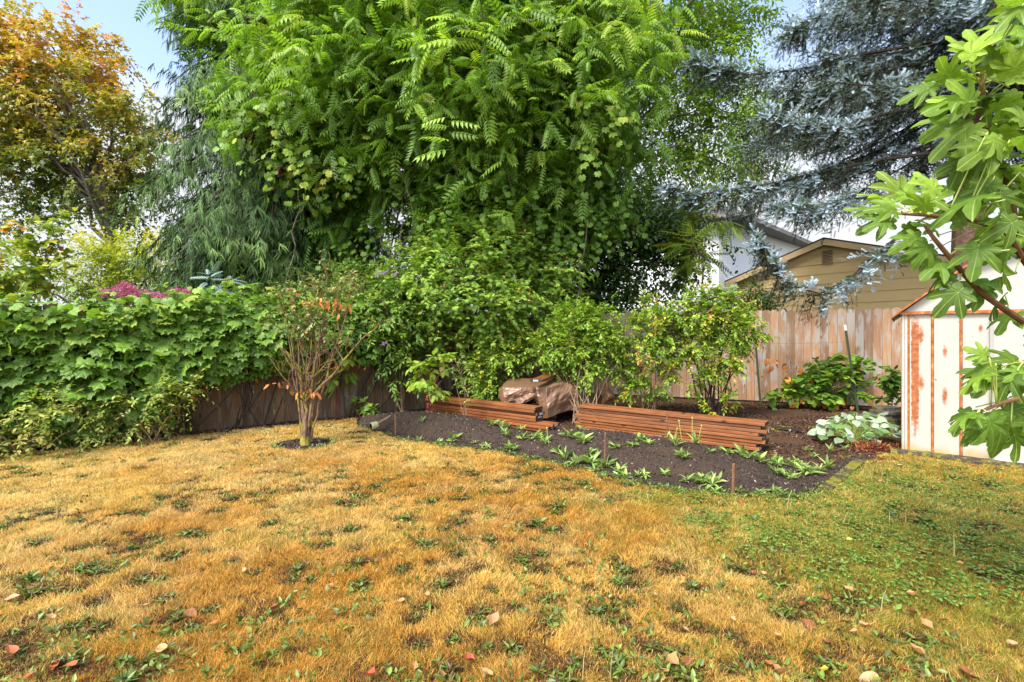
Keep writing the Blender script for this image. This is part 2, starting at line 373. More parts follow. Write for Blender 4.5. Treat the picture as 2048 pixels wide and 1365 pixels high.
def t_sprig(rows=7, m=8):
    V = []; f = []
    for i in range(rows):
        y = .06 + .86 * i / (rows - 1)
        for k in range(m):
            a = 2 * PI * (k + .5 * (i % 2) + .3 * R.random()) / m
            d = np.array([math.cos(a) * .8, .62, math.sin(a) * .8 + .15]); x = nrm(np.cross(d, (0, 1, 0)))
            o = np.array([0, y, 0]); L = .25 if i < rows - 1 else .20; b = len(V)
            V += [tuple(o - .025 * x), tuple(o + .025 * x), tuple(o + L * d)]
            f += [(b, b + 1, b + 2)]
    return T(V, f)
TSP = t_sprig()

# ------------------------------------------------------------------ plant machinery
def bez(a, c, b, n=8):
    t = np.linspace(0, 1, n)[:, None]; a, c, b = map(np.asarray, (a, c, b))
    return (1 - t) ** 2 * a + 2 * t * (1 - t) * c + t * t * b
def shell(blobs, ncl, lo=.45, hi=1.0, flat=.85, cut=None):
    """cluster centres in a union of blobs [(centre, r)]"""
    c = np.array([b[0] for b in blobs]); r = np.array([b[1] for b in blobs])
    w = r ** 2; k = R.choice(len(blobs), ncl, p=w / w.sum())
    d = nrm(rnds(ncl)); rho = np.sqrt(R.uniform(lo ** 2, hi ** 2, ncl)) * R.uniform(.85, 1.12, ncl)
    p = c[k] + d * (r[k] * rho)[:, None] * np.array([1, 1, flat])
    return p, d, r[k], k
def shoots(p, d, rc, m, spread=.9, up=.25, rand=.7):
    n = len(p)
    P = np.repeat(p, m, 0) + rnds(n * m) * np.repeat(np.broadcast_to(rc, (n,)), m)[:, None] * .55
    D = nrm(np.repeat(d, m, 0) * spread + rnds(n * m) * rand + np.array([0, 0, up]))
    return P, D
def along(P, D, L, n, droop=.3, lo=.1, ang=55, jit=.35, down=.15, nup=.8, t_end=True):
    """leaves along drooping shoots: positions, directions, normals"""
    S = len(P); L = np.broadcast_to(np.asarray(L, float), (S,))
    t = np.linspace(lo, 1, n)
    Q = P[:, None] + D[:, None] * (L[:, None] * t)[:, :, None] - np.array([0, 0, 1.0]) * (droop * L[:, None] * t ** 2)[:, :, None]
    Tn = nrm(D[:, None] - np.array([0, 0, 1.0]) * (2 * droop * t)[None, :, None])
    side = nrm(np.cross(Tn, np.array([0, 0, 1.0])) + 1e-4)
    sg = np.where(np.arange(n) % 2 == 0, 1.0, -1.0)[None, :, None]
    a = math.radians(ang)
    E = Tn * math.cos(a) + side * sg * math.sin(a) - np.array([0, 0, down])
    if t_end: E[:, -1] = Tn[:, -1] - np.array([0, 0, down])
    E = nrm(E + jit * R.standard_normal(E.shape))
    N = nrm(np.array([0, 0, nup]) + .45 * np.cross(side, Tn) + jit * R.standard_normal(E.shape) + D[:, None] * .25)
    return Q.reshape(-1, 3), E.reshape(-1, 3), N.reshape(-1, 3), np.repeat(np.arange(S), n)
def limbs(g, base, forks, ends, r0, k=8, sag=.0, r1=.02):
    """trunk from base through forks, then limbs to ends"""
    pts = [np.asarray(base, float)] + [np.asarray(f, float) for f in forks]
    P = np.array(pts); t = np.linspace(0, 1, len(P)); tt = np.linspace(0, 1, 6 * len(P))
    Q = np.stack([np.interp(tt, t, P[:, i]) for i in range(3)], 1); Q[1:-1] += rnds(len(Q) - 2) * r0 * .12
    rr = r0 * (1 - .6 * tt); rr[0] *= 1.35
    g.tube(Q, rr, k)
    for e in ends:
        e = np.asarray(e, float); i = R.integers(len(Q) // 2, len(Q)); a = Q[i]
        mid = (a + e) / 2 + np.array([0, 0, .18 * np.linalg.norm(e - a)]) + rnds(1)[0] * .15 * np.linalg.norm(e - a)
        q = bez(a, mid, e, 9); q[1:-1] += rnds(7) * .02 * np.linalg.norm(e - a)
        g.tube(q, np.linspace(rr[i] * R.uniform(.35, .55), r1, 9), 5)
def clamp01(x): return np.clip(x, 0, 1)

# ================================================================== SETTING: ground, lawn, beds
fu, fn_ = np.array([.797, .604, 0]), np.array([.604, -.797, 0])       # old fence: along, towards the lawn
LF0 = np.array([-4.75, 6.73, 0])
def LF(s, off=0.0, z=0.0): return LF0 + s * fu + off * fn_ + np.array([0, 0, z])
bu, bn = np.array([.929, -.371, 0]), np.array([-.371, -.929, 0])       # new fence
BF0 = np.array([1.5, 11.4, 0])
def BF(s, off=0.0, z=0.0): return BF0 + s * bu + off * bn + np.array([0, 0, z])
SO, se, sn = np.array([4.49, 5.76, 0]), np.array([.788, -.616, 0]), np.array([-.616, -.788, 0])   # shed front: corner, along, outward
def SH(s, off=0.0, z=0.0): return SO + s * se + off * sn + np.array([0, 0, z])

earth = NT('earth'); _p = earth.pos()
_n = earth.noise(_p, .8, 5, .6); _n2 = earth.noise(_p, 30, 4, .6)
EARTH = earth.done(earth.bsdf(earth.mix(_n2, earth.ramp(_n, [(.35, (.06, .04, .02)), (.65, (.08, .09, .03))]), (.05, .035, .02)), .95, .1))
g = Geo(); g.quad([(-900, -60, -.02), (900, -60, -.02), (900, 1500, -.02), (-900, 1500, -.02)]); setting(g.build('ground', EARTH))

front = [(712, 852), (800, 882), (900, 895), (1000, 907), (1100, 927), (1200, 952), (1300, 977), (1400, 989), (1480, 995), (1560, 999), (1640, 989), (1690, 957), (1725, 928)]
lawn_poly = [LF(-6.5, .12), LF(2.6, .30)] + [G(*p) for p in front] + [SH(-.15, .16), SH(4.5, .16), np.array([9, 1.0, 0]), np.array([9, -2, 0]), np.array([-10, -2, 0])]
lt = NT('dry_lawn_base'); _p = lt.pos(); _a1 = lt.noise(_p, 1.3, 4, .6); _a2 = lt.noise(_p, 55, 3, .7)
LAWNB = lt.done(lt.bsdf(lt.mix(_a2, lt.ramp(_a1, [(.35, (.20, .10, .025)), (.65, (.28, .16, .045))]), (.10, .055, .018)), .9, .1, lt.bump(_a2, .5, .02)))
g = Geo(); g.quad([(p[0], p[1], 0) for p in lawn_poly]); setting(g.build('lawn', LAWNB))
mt_ = NT('mulch_ground'); _p = mt_.pos()
_m1 = mt_.noise(_p, 70, 4, .7); _m2 = mt_.noise(_p, 1.7, 5, .62); _m3 = mt_.noise(_p, 14, 4, .65)
_c = mt_.ramp(_m1, [(.3, (.030, .016, .010)), (.55, (.085, .045, .026)), (.75, (.19, .11, .065))])
_c = mt_.mix(mt_.sstep(mt_.math('ADD', _m2, mt_.math('MULTIPLY', _m3, .25)), .70, .80), _c, mt_.ramp(_m1, [(.3, (.10, .10, .008)), (.7, (.30, .27, .02))]))
MULCH = mt_.done(mt_.bsdf(_c, .95, .15, mt_.bump(_m1, .8, .02)))
mul_poly = [LF(2.6, .30), LF(2.6, 0), LF(7.6, 0), BF(.2), BF(9.6), SH(4.5, -3), SH(-.15, .16)] + [G(*p) for p in front[::-1]]
g = Geo(); g.quad([(p[0], p[1], -.006) for p in mul_poly][::-1]); setting(g.build('mulch_ground', MULCH))
lit_poly = [LF(-6.5, .12), LF(-6.5, 0), LF(2.6, 0), LF(2.6, .30)]
g = Geo(); g.quad([(p[0], p[1], -.004) for p in lit_poly]); setting(g.build('fence_border_soil', MULCH))

back = [(1735, 905), (1650, 935), (1545, 917), (1350, 893), (1130, 868), (1080, 874), (860, 842), (735, 836)]
soil_poly = [G(*p) for p in front[:-1]] + [G(*p) for p in back]
hu, hv = np.array([.86, -.51]), np.array([.51, .86])
def soilz(x, y):
    x = np.asarray(x, float); y = np.asarray(y, float); h = np.zeros(x.shape)
    for cx, cy, L, W, HH in ((-1.05, 7.25, 1.5, .52, .20), (1.30, 5.72, 1.55, .62, .21), (-1.95, 7.75, .55, .35, .10)):
        a = ((x - cx) * hu[0] + (y - cy) * hu[1]) / L; b = ((x - cx) * hv[0] + (y - cy) * hv[1]) / W
        h = np.maximum(h, HH * np.clip(1 - a ** 2 - b ** 2, 0, 1) ** .75)
    return .006 + h * (1 + .35 * (fbm(x, y, .5, 3) - .5)) + .022 * fbm(x, y, .09, 9) * np.clip(h * 12 + .2, 0, 1)
gs = .022
xs, ys = np.arange(-2.6, 3.9, gs), np.arange(4.0, 8.4, gs)
XX, YY = np.meshgrid(xs, ys, indexing='ij'); ZZ = soilz(XX, YY)
idx = -np.ones(XX.shape, int); cxm, cym = XX[:-1, :-1] + gs / 2, YY[:-1, :-1] + gs / 2
keep = inpoly(cxm, cym, soil_poly)
i, j = np.nonzero(keep); used = np.zeros(XX.shape, bool)
for a, b in ((0, 0), (1, 0), (1, 1), (0, 1)): used[i + a, j + b] = True
idx[used] = np.arange(used.sum())
q = np.stack([idx[i, j], idx[i + 1, j], idx[i + 1, j + 1], idx[i, j + 1]], -1)
st = NT('dark_soil'); _p = st.pos(); _s1 = st.noise(_p, 60, 5, .75); _s2 = st.noise(_p, 240, 3, .7); _s3 = st.noise(_p, 3, 4)
_c = st.ramp(_s1, [(.32, (.022, .015, .011)), (.68, (.105, .072, .054))])
_c = st.mix(st.sstep(_s2, .66, .72), _c, (.19, .16, .14))
_c = st.mix(st.sstep(_s3, .55, .75, 0, .5), _c, (.10, .06, .035))
SOIL = st.done(st.bsdf(_c, .95, .15, st.bump(_s1, 1.0, .03)))
g = Geo(); g.add(np.stack([XX[used], YY[used], ZZ[used]], -1), q, np.full(len(q), 4), np.tile((.5, 0, 0, .5), (used.sum(), 1))); setting(g.build('soil_bed', SOIL, smooth=True))
# soil ring under the small tree
ring_c = G(608, 890); g = Geo()
a = np.arange(40) * 2 * PI / 40; rr = .34 * (1 + .18 * (vnoise(a * 3, a * 0, 1.0, 4) - .5))
ringpts = [(ring_c[0] + math.cos(t) * r * 1.05, ring_c[1] + math.sin(t) * r, .012) for t, r in zip(a, rr)]
g.quad(ringpts); setting(g.build('soil_ring', SOIL))
# mulch chips and soil crumbs (stuff)
CHIP = NT('wood_chip'); _r = CHIP.at()
CHIPM = CHIP.done(CHIP.bsdf(CHIP.ramp(_r[0], [(0, (.025, .013, .008)), (.5, (.085, .042, .024)), (.85, (.17, .09, .05)), (1, (.30, .22, .16))]), .85, .2))
TCH = T([(-.5, 0, 0), (.5, 0, 0), (.38, 1.6, .1), (-.4, 1.5, .1), (0, .8, .35)], [(0, 1, 4), (1, 2, 4), (2, 3, 4), (3, 0, 4)])
def scatter_in(poly, n, box_):
    x = R.uniform(box_[0], box_[1], n); y = R.uniform(box_[2], box_[3], n); k = inpoly(x, y, poly); return x[k], y[k]
g = Geo()
x, y = scatter_in(mul_poly, 80000, (-3, 9, 4.5, 12)); k = ~inpoly(x, y, soil_poly) & (vnoise(x, y, .5, 8) > .3)
x, y = x[k], y[k]; n = len(x)
g.leaves(TCH, np.stack([x, y, np.full(n, .002)], -1), rnds(n) * [1, 1, .25], rnds(n) * .5 + [0, 0, 1], R.uniform(.008, .022, n), R.random(n) ** 2.2)
for s0, s1, nn in ((-6, 2.8, 9000),):
    s = R.uniform(s0, s1, nn); o = R.uniform(0, .34, nn); P = LF0 + s[:, None] * fu + o[:, None] * fn_ + [0, 0, .004]
    g.leaves(TCH, P, rnds(nn) * [1, 1, .3], rnds(nn) * .5 + [0, 0, 1], R.uniform(.012, .04, nn), R.random(nn))
stuff(tag(g.build('mulch_chips', CHIPM), 'brown bark chips and litter covering the planting beds', 'mulch'))
CRUMB = NT('soil_crumb'); _r = CRUMB.at()
CRUMBM = CRUMB.done(CRUMB.bsdf(CRUMB.ramp(_r[0], [(0, (.016, .012, .010)), (.6, (.07, .05, .038)), (.9, (.12, .085, .06)), (.97, (.24, .20, .16)), (1, (.36, .33, .29))]), .95, .1))
g = Geo(); x, y = scatter_in(soil_poly, 60000, (-2.6, 3.9, 4, 8.4)); n = len(x)
g.leaves(TCH, np.stack([x, y, soilz(x, y) - .002], -1), rnds(n), rnds(n) * .7 + [0, 0, 1], R.uniform(.004, .016, n), R.random(n))
m = 900; t_ = R.uniform(0, 6.28, m); r_ = .33 * np.sqrt(R.random(m))
g.leaves(TCH, np.stack([ring_c[0] + r_ * np.cos(t_), ring_c[1] + r_ * np.sin(t_), np.full(m, .013)], -1), rnds(m), rnds(m) * .7 + [0, 0, 1], R.uniform(.006, .018, m), R.random(m))
stuff(tag(g.build('soil_crumbs', CRUMBM), 'dark crumbly topsoil with pale specks on the mounded bed', 'soil'))

# ------------------------------------------------------------------ lawn grass (stuff) and lawn weeds
NW = 295
wx, wy = [], []
while len(wx) < NW:
    Y = 1.9 + 6.2 * R.random() ** 1.5; X = R.uniform(-1.25, 1.25) * Y
    if not inpoly([X], [Y], lawn_poly)[0]: continue
    if np.hypot(X - ring_c[0], Y - ring_c[1]) < .42: continue
    if vnoise(X, Y, 1.1, 21) < .34: continue
    if wx and np.min(np.hypot(np.array(wx) - X, np.array(wy) - Y)) < .11: continue
    wx.append(X); wy.append(Y)
wx, wy = np.array(wx), np.array(wy); wr = R.uniform(.04, .10, NW)
RS = .01; gx0, gy0 = -10.0, 1.0
hole = np.zeros((1900, 900), np.float32)
for X, Y, r in zip(wx, wy, wr):
    a, b = int((X - gx0) / RS), int((Y - gy0) / RS); k = int(r * 1.5 / RS) + 3
    if a - k < 0 or b - k < 0 or a + k + 1 > 1900 or b + k + 1 > 900: continue
    ii, jj = np.mgrid[-k:k + 1, -k:k + 1]; d = np.hypot(ii, jj * 1.1) * RS / (r * 1.25)
    hole[a - k:a + k + 1, b - k:b + k + 1] = np.maximum(hole[a - k:a + k + 1, b - k:b + k + 1], np.clip(1.35 - d, 0, 1))
def greenness(x, y):
    """where the lawn has stayed green: towards the shed and along the bed"""
    d = np.exp(-(((x - 2.35) / 1.0) ** 2 + ((y - 3.35) / .65) ** 2)) * .75 + np.exp(-(((x - 3.6) / 1.1) ** 2 + ((y - 4.5) / .8) ** 2)) * .55
    d = d + .62 * clamp01((x - 1.1) / 1.3) * clamp01((3.4 - y) / 1.0 + .4) + .32 * np.exp(-((x - 1.2) / 1.1) ** 2 - ((y - 4.25) / .45) ** 2)
    d = d + .30 * clamp01((x - .6) / 2.2) + .25 * np.exp(-((x + 1.55) / .5) ** 2 - ((y - 2.2) / .35) ** 2)
    return clamp01(d + .8 * (fbm(x, y, .55, 31) - .52) * clamp01(d * 3 + .12))
def blades(g, x, y, hgt, wid, col, lean):
    n = len(x); b = np.stack([x, y, np.zeros(n)], -1); az = R.uniform(0, 2 * PI, n)
    s = np.stack([np.cos(az), np.sin(az), np.zeros(n)], -1) * wid[:, None] / 2
    l = lean * hgt[:, None]; up = np.array([0, 0, 1.0]) * hgt[:, None]
    V = np.stack([b - s, b + s, b + .55 * up + .32 * l + .8 * s, b + .55 * up + .32 * l - .8 * s, b + up * .92 + l], 1)
    base = (np.arange(n) * 5)[:, None]
    L = np.concatenate([base + [0, 1, 2, 3], base + [3, 2, 4]], 1)
    C = np.ones((n, 5, 4)); C[:, :, :3] = col[:, None, :] * np.array([.80, .80, 1.0, 1.0, 1.1])[None, :, None]  # blade foot darkened, tip lightened: turf self-shadow put into the colour
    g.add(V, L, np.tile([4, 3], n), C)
g = Geo()
straw, rust, pale = np.array([.80, .54, .14]), np.array([.64, .325, .052]), np.array([.88, .70, .33])
gre, gre2 = np.array([.16, .24, .03]), np.array([.34, .34, .05])
for y0, y1, dens, w, h in ((.9, 1.6, 26000, .0034, .034), (1.6, 2.6, 46000, .0026, .034), (2.6, 4.0, 30000, .0034, .035), (4.0, 6.0, 19000, .0046, .035), (6.0, 9.2, 10000, .0062, .035)):
    hw_ = 1.25 * y1 + 1.5; n = int(dens * (y1 - y0) * 2 * hw_); x = R.uniform(-hw_, hw_, n); y = R.uniform(y0, y1, n)
    k = (np.abs(x) < 1.15 * y + 1.5) & ((np.abs(x) < 1.08 * y) | (R.random(n) < .6)) & inpoly(x, y, lawn_poly) & (np.hypot(x - ring_c[0], (y - ring_c[1]) * 1.05) > .31 + .06 * R.random(n))
    x, y = x[k], y[k]
    hv_ = hole[np.clip(((x - gx0) / RS).astype(int), 0, 1899), np.clip(((y - gy0) / RS).astype(int), 0, 899)]
    gn = greenness(x, y)
    bare = clamp01((fbm(x, y, .13, 71) - .60) * 9) * clamp01((vnoise(x, y, .9, 72) - .25) * 3)
    hv_ = np.maximum(hv_, bare * .8)
    k = R.random(len(x)) > hv_ * .96
    kd = ~k & (R.random(len(x)) < .55); xd, yd = x[kd], y[kd]; nd = len(xd)
    blades(g, xd, yd, h * R.uniform(.25, .7, nd), np.full(nd, w * 1.5), np.array([.085, .042, .018]) * R.uniform(.5, 2.2, (nd, 1)), rnds(nd) * [1.1, 1.1, 0])
    x, y, gn, hv_ = x[k], y[k], gn[k], hv_[k]; n = len(x)
    cl = fbm(x, y, .16, 5); big = fbm(x, y, .9, 15); mid = fbm(x, y, .35, 25)
    dist = clamp01((y - 2.2) / 4.0); lf = clamp01((-x - .2) / 2.5)
    t = clamp01((big - .42) * 2.6 + .30 * R.standard_normal(n) + .38 * lf + .2 * dist)
    col = rust + (straw - rust) * t[:, None]
    t2 = clamp01((mid - .52) * 2.0 + .35 * dist + .3 * lf + .25 * R.standard_normal(n)); col = col + (pale - col) * (t2 * .55)[:, None]
    gg = R.random(n) < (.05 + .16 * clamp01((fbm(x, y, .22, 91) - .5) * 5) + .66 * gn); gc = gre + (gre2 - gre) * R.random((n, 1))
    col = np.where(gg[:, None], gc, col) * R.uniform(.65, 1.25, (n, 1)) * (.72 + .5 * fbm(x, y, .09, 101))[:, None]
    hgt = h * (.45 + 1.1 * cl) * R.uniform(.6, 1.25, n) * (1 - .3 * hv_)
    swirl = fbm(x, y, .14, 41) * 9.0
    ld = np.stack([np.cos(swirl), np.sin(swirl), np.zeros(n)], -1) * .26 + np.stack([R.standard_normal(n), R.standard_normal(n), np.zeros(n)], -1) * .42
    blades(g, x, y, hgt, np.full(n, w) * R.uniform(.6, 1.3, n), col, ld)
# seed stalks standing above the turf
n = 420; y = R.uniform(1.9, 6, n); x = R.uniform(-1.1, .9, n) * y; k = inpoly(x, y, lawn_poly) & (vnoise(x, y, .8, 51) > .5); x, y = x[k], y[k]; n = len(x)
blades(g, x, y, R.uniform(.08, .22, n), np.full(n, .0032), np.where(R.random((n, 1)) < .5, gre2, pale) * R.uniform(.6, 1.0, (n, 1)), rnds(n) * [.3, .3, 0])
stuff(tag(g.build('dry_grass', GRASSM), 'dry straw coloured turf going green towards the shed', 'grass'))
# clover patch
TCL = T([(0, 0, 0), (.5, .35, .05), (.42, .85, 0), (0, 1, -.03), (-.42, .85, 0), (-.5, .35, .05)], [(0, 1, 2, 3), (0, 3, 4, 5)])
g = Geo(); n = 12000; y = R.uniform(2.5, 5.3, n); x = R.uniform(.6, 5, n)
k = inpoly(x, y, lawn_poly) & (greenness(x, y) * (.35 + 1.1 * fbm(x, y, .28, 111)) > .32 + .40 * R.random(n)); x, y = x[k], y[k]; n = len(x)
z = R.uniform(.022, .045, n); az = R.uniform(0, 6.28, n)
for q in range(3):
    aa = az + q * 2.094
    g.leaves(TCL, np.stack([x, y, z], -1), np.stack([np.cos(aa), np.sin(aa), np.full(n, -.12)], -1), rnds(n) * .25 + [0, 0, 1], R.uniform(.008, .016, n), R.random(n) * .8)
stuff(tag(g.build('clover_cover', WEED), 'low clover spreading through the green part of the lawn', 'clover'))
# rosette meshes
def rosette(nl, L, w, tilt, mat, tmpl=None, rn=(0, 1), name='weed'):
    g = Geo(); t = tmpl or t_simple(w, .05, .14)
    az = np.arange(nl) * 2.4 + R.uniform(-.3, .3, nl); el = R.uniform(*tilt, nl)
    D = np.stack([np.cos(az) * np.cos(el), np.sin(az) * np.cos(el), np.sin(el)], -1); N = np.stack([-np.cos(az) * np.sin(el), -np.sin(az) * np.sin(el), np.cos(el)], -1) + rnds(nl) * .15
    g.leaves(t, np.stack([np.cos(az) * .006, np.sin(az) * .006, np.full(nl, .006)], -1), D, N, L * R.uniform(.6, 1.1, nl), R.uniform(*rn, nl))
    return g.mesh(name, mat)
def weed_patch(seed):
    g = Geo(); t = t_simple(.10 + .03 * (seed % 3), .04, .25); nc = 3 + seed % 3
    for c in range(nc):
        nl = 16 + int(R.integers(12)); az = R.uniform(0, 6.28, nl); el = R.uniform(-.02, .95, nl); o = np.array([R.normal() * .55, R.normal() * .40, 0]) * (c > 0)
        D = np.stack([np.cos(az) * np.cos(el), np.sin(az) * np.cos(el), np.sin(el)], -1); N = np.stack([-np.cos(az) * np.sin(el), -np.sin(az) * np.sin(el), np.cos(el)], -1) + rnds(nl) * .35
        g.leaves(t, o + np.stack([np.cos(az) * .05, np.sin(az) * .05, R.uniform(.0, .10, nl)], -1), D, N, R.uniform(.2, .62, nl), clamp01(R.random(nl) * (1.0 if c else .8) + .05))
    return g.mesh('weed_rosette', WEEDL)
ROS = [weed_patch(k) for k in range(8)]
for k, (X, Y, r) in enumerate(zip(wx, wy, wr)):
    o = place('lawn_weed', ROS[k % 8], (X, Y, .004), R.uniform(0, 6.28), r * (1.25 if R.random() < .25 else .95)); o.scale[2] *= R.uniform(.7, 1.2)
    tag(o, 'dark green rosette of a low weed growing in the dry lawn', 'weed', 'weed rosettes scattered over the lawn')
g = Geo(); n = 2600; y = 1.8 + 6 * R.random(n) ** 1.4; x = R.uniform(-1.25, 1.25, n) * y
k = inpoly(x, y, lawn_poly) & (fbm(x, y, .45, 131) > .47) & (np.hypot(x - ring_c[0], y - ring_c[1]) > .4); x, y = x[k], y[k]
fe = np.array([G(*p)[:2] for p in front]); tt = R.uniform(0, len(fe) - 1.001, 420); i_ = tt.astype(int); ep = fe[i_] + (fe[i_ + 1] - fe[i_]) * (tt - i_)[:, None] + R.normal(size=(420, 2)) * .045
x, y = np.concatenate([x, ep[:, 0]]), np.concatenate([y, ep[:, 1]])
for X, Y in zip(x, y):
    nl = int(R.integers(4, 11)); az = R.uniform(0, 6.28, nl); el = R.uniform(.1, 1.0, nl); o = np.array([X, Y, .012]) + np.stack([R.normal(size=nl) * .022, R.normal(size=nl) * .018, R.uniform(0, .012, nl)], -1)
    g.leaves(TN if R.random() < .5 else TS, o, np.stack([np.cos(az) * np.cos(el), np.sin(az) * np.cos(el), np.sin(el)], -1), rnds(nl) * .4 + [0, 0, 1], R.uniform(.018, .042, nl), clamp01(R.uniform(.3, 1.0, nl)))
stuff(tag(g.build('small_weeds', WEEDL), 'tiny green weed seedlings peppering the dry turf', 'weeds'))
# fallen leaves
def fallen(tmpl, mat, curl):
    g = Geo(); V = tmpl.v.copy(); V[:, 2] += curl * (V[:, 0] ** 2 * 2.2 + (V[:, 1] - .4) ** 2 * .9) + .05 * np.sin(V[:, 1] * 9 + V[:, 0] * 7)
    g.add(V, tmpl.loops, tmpl.sizes, np.stack([np.full(len(V), R.random()), tmpl.vein, V[:, 1], np.full(len(V), .5)], -1)); return g.mesh('fallen_leaf', mat)
FTAN = leafmat('fallen_tan', [(0, (.30, .17, .085)), (1, (.38, .25, .15))], .1, .6, .3, vein=(.3, .16, .08))
FPINK = leafmat('fallen_pale_pink', [(0, (.34, .20, .13)), (1, (.40, .29, .21))], .1, .5, .3)
FRED = leafmat('fallen_red', [(0, (.26, .06, .03)), (1, (.34, .12, .06))], .1, .5, .3)
FBRN = leafmat('fallen_brown', [(0, (.13, .05, .025)), (1, (.22, .10, .05))], .1, .6, .3, vein=(.3, .18, .1))
FYEL = leafmat('fallen_yellow', [(0, (.55, .42, .06)), (1, (.50, .44, .10))], .1, .5, .3)
TWF = t_star([(0, .62, 1), (25, .45, 0), (55, .36, .4), (90, .33, 0), (130, .34, .3), (165, .34, 0)], (0, .36), .1, 2)
kinds = [('tan', FTAN, 'curled tan dead leaf lying on the lawn'), ('pink', FPINK, 'pale pinkish cream fallen leaf on the lawn'), ('red', FRED, 'red fallen leaf lying on the lawn'),
         ('brown', FBRN, 'dark brown crumpled leaf on the lawn'), ('yellow', FYEL, 'yellow fallen leaf lying on the lawn')]
FM = {k: [fallen(tm, m, c) for tm, c in ((TWF, 1.0), (TWF, .5), (TW, 1.2))] for k, m, _ in kinds}
spots = [(1760, 1355, 'pink', .105), (655, 1172, 'pink', .07), (980, 1255, 'pink', .10), (1362, 1252, 'pink', .07), (1563, 1272, 'pink', .075), (985, 1355, 'tan', .08), (1340, 1345, 'tan', .09),
         (1335, 1315, 'tan', .09), (1720, 1250, 'pink', .06), (1610, 1240, 'brown', .10), (1655, 1195, 'brown', .07), (1708, 1187, 'tan', .07), (1595, 1210, 'red', .06), (1820, 1225, 'brown', .07),
         (1865, 1260, 'tan', .07), (1810, 1190, 'tan', .09), (1830, 1280, 'brown', .10), (1850, 1315, 'tan', .08), (1915, 1340, 'brown', .10), (1800, 1340, 'red', .06), (2030, 1205, 'red', .07),
         (2035, 1290, 'pink', .08), (1430, 1140, 'red', .06), (1505, 1145, 'brown', .08), (1530, 1150, 'tan', .06), (1655, 1073, 'pink', .06), (1693, 1080, 'yellow', .05), (1715, 1068, 'brown', .06),
         (325, 1305, 'tan', .09), (110, 1238, 'tan', .06), (10, 1200, 'pink', .09), (30, 1310, 'red', .08), (115, 1320, 'red', .07), (155, 1330, 'red', .06), (45, 1360, 'red', .06), (435, 1245, 'red', .06),
         (660, 1155, 'red', .05), (490, 1143, 'pink', .05), (415, 1130, 'red', .05), (295, 1212, 'tan', .06), (370, 1222, 'brown', .10), (540, 1225, 'brown', .08), (735, 1350, 'red', .08), (950, 1325, 'red', .075),
         (825, 1345, 'tan', .06), (890, 1350, 'tan', .05), (955, 1075, 'pink', .05), (795, 1085, 'tan', .06), (850, 1190, 'tan', .06), (810, 1200, 'tan', .05), (1305, 1190, 'pink', .045), (1230, 1020, 'pink', .04),
         (1385, 1320, 'brown', .07), (1545, 1335, 'red', .08), (1570, 1350, 'tan', .08), (1640, 1340, 'yellow', .06), (1700, 1265, 'tan', .06), (1460, 1235, 'pink', .05), (1730, 970, 'pink', .06), (1805, 930, 'pink', .06),
         (1770, 965, 'pink', .07), (1840, 1100, 'red', .05), (1965, 1135, 'red', .05), (1920, 1130, 'tan', .06), (1740, 1220, 'brown', .05), (394, 901, 'yellow', .05), (370, 945, 'yellow', .06), (227, 927, 'red', .05),
         (475, 980, 'red', .05), (780, 955, 'tan', .05), (1480, 1010, 'red', .05), (1600, 1115, 'tan', .05), (1885, 1240, 'red', .06), (1985, 1240, 'brown', .07), (1660, 1290, 'brown', .07), (1980, 1100, 'brown', .06)]
for X_, Y_, kd, s in spots:
    p = G(X_, Y_, .03); lab = [l for k, m, l in kinds if k == kd][0]
    o = place('fallen_leaf', FM[kd][R.integers(3)], p, R.uniform(0, 6.28), s * .78, R.uniform(-.5, .5), R.uniform(-.4, .4)); tag(o, lab, 'leaf', kd + ' fallen leaves on the lawn')

# ================================================================== FENCES
OLDW = woodmat('old_fence_wood', (.055, .032, .018), (.20, .125, .07), (.16, .14, .11), .35)
NEWW = woodmat('cedar_fence_wood', (.25, .135, .072), (.40, .255, .155), (.37, .325, .28), .45, wet=.05)
f = thing('old_board_fence', 'weathered brown board fence half buried under green vines', 'fence', LF(1))
g = Geo(); s = -7.0
while s < 7.75:
    w = R.uniform(.135, .15); h = 1.72 + R.uniform(-.03, .03)
    g.box(LF(s + w / 2, R.uniform(-.004, .004), h / 2 + .02), (0, 0, 1), fu + fn_ * R.uniform(-.02, .02), fn_, (h, w - .006, .018)); s += w
g.build('board_panel', OLDW, f)
for z in (.35, 1.45):
    g = Geo(); g.box(LF(.4, -.035, z), fu, (0, 0, 1), fn_, (14.6, .085, .04)); g.build('rail', OLDW, f)
for k in range(7):
    g = Geo(); g.box(LF(-6.6 + 2.35 * k, -.105, .86), (0, 0, 1), fu, fn_, (1.76, .09, .09)); g.build('post', OLDW, f)
f = thing('cedar_fence', 'pale new cedar fence of dog eared boards behind the bushes', 'fence', BF(4))
g = Geo(); s = 0.06
while s < 10.4:
    w = R.uniform(.138, .147); h = 1.84 + R.uniform(-.012, .012); o = R.uniform(-.004, .004); r = R.random(); c = .03; hw = w / 2 - R.uniform(.001, .0035)
    prof = [(-hw, .03), (hw, .03), (hw, h - c), (hw - c, h), (-hw + c, h), (-hw, h - c)]
    fr = [BF(s + w / 2 + a, o + .009, z) for a, z in prof]; bk = [BF(s + w / 2 + a, o - .009, z) for a, z in prof]
    uv = [(z, a) for a, z in prof]
    g.quad(fr, r, 0, uv); g.quad(bk[::-1], r, 0, uv[::-1])
    for k in range(6): k2 = (k + 1) % 6; g.quad([fr[k2], fr[k], bk[k], bk[k2]], r, 0, [uv[k2], uv[k], uv[k], uv[k2]])
    s += w
g.build('board_panel', NEWW, f)
for z in (.3, .95, 1.6):
    g = Geo(); g.box(BF(5.2, -.034, z), bu, (0, 0, 1), bn, (10.4, .085, .04)); g.build('rail', NEWW, f)
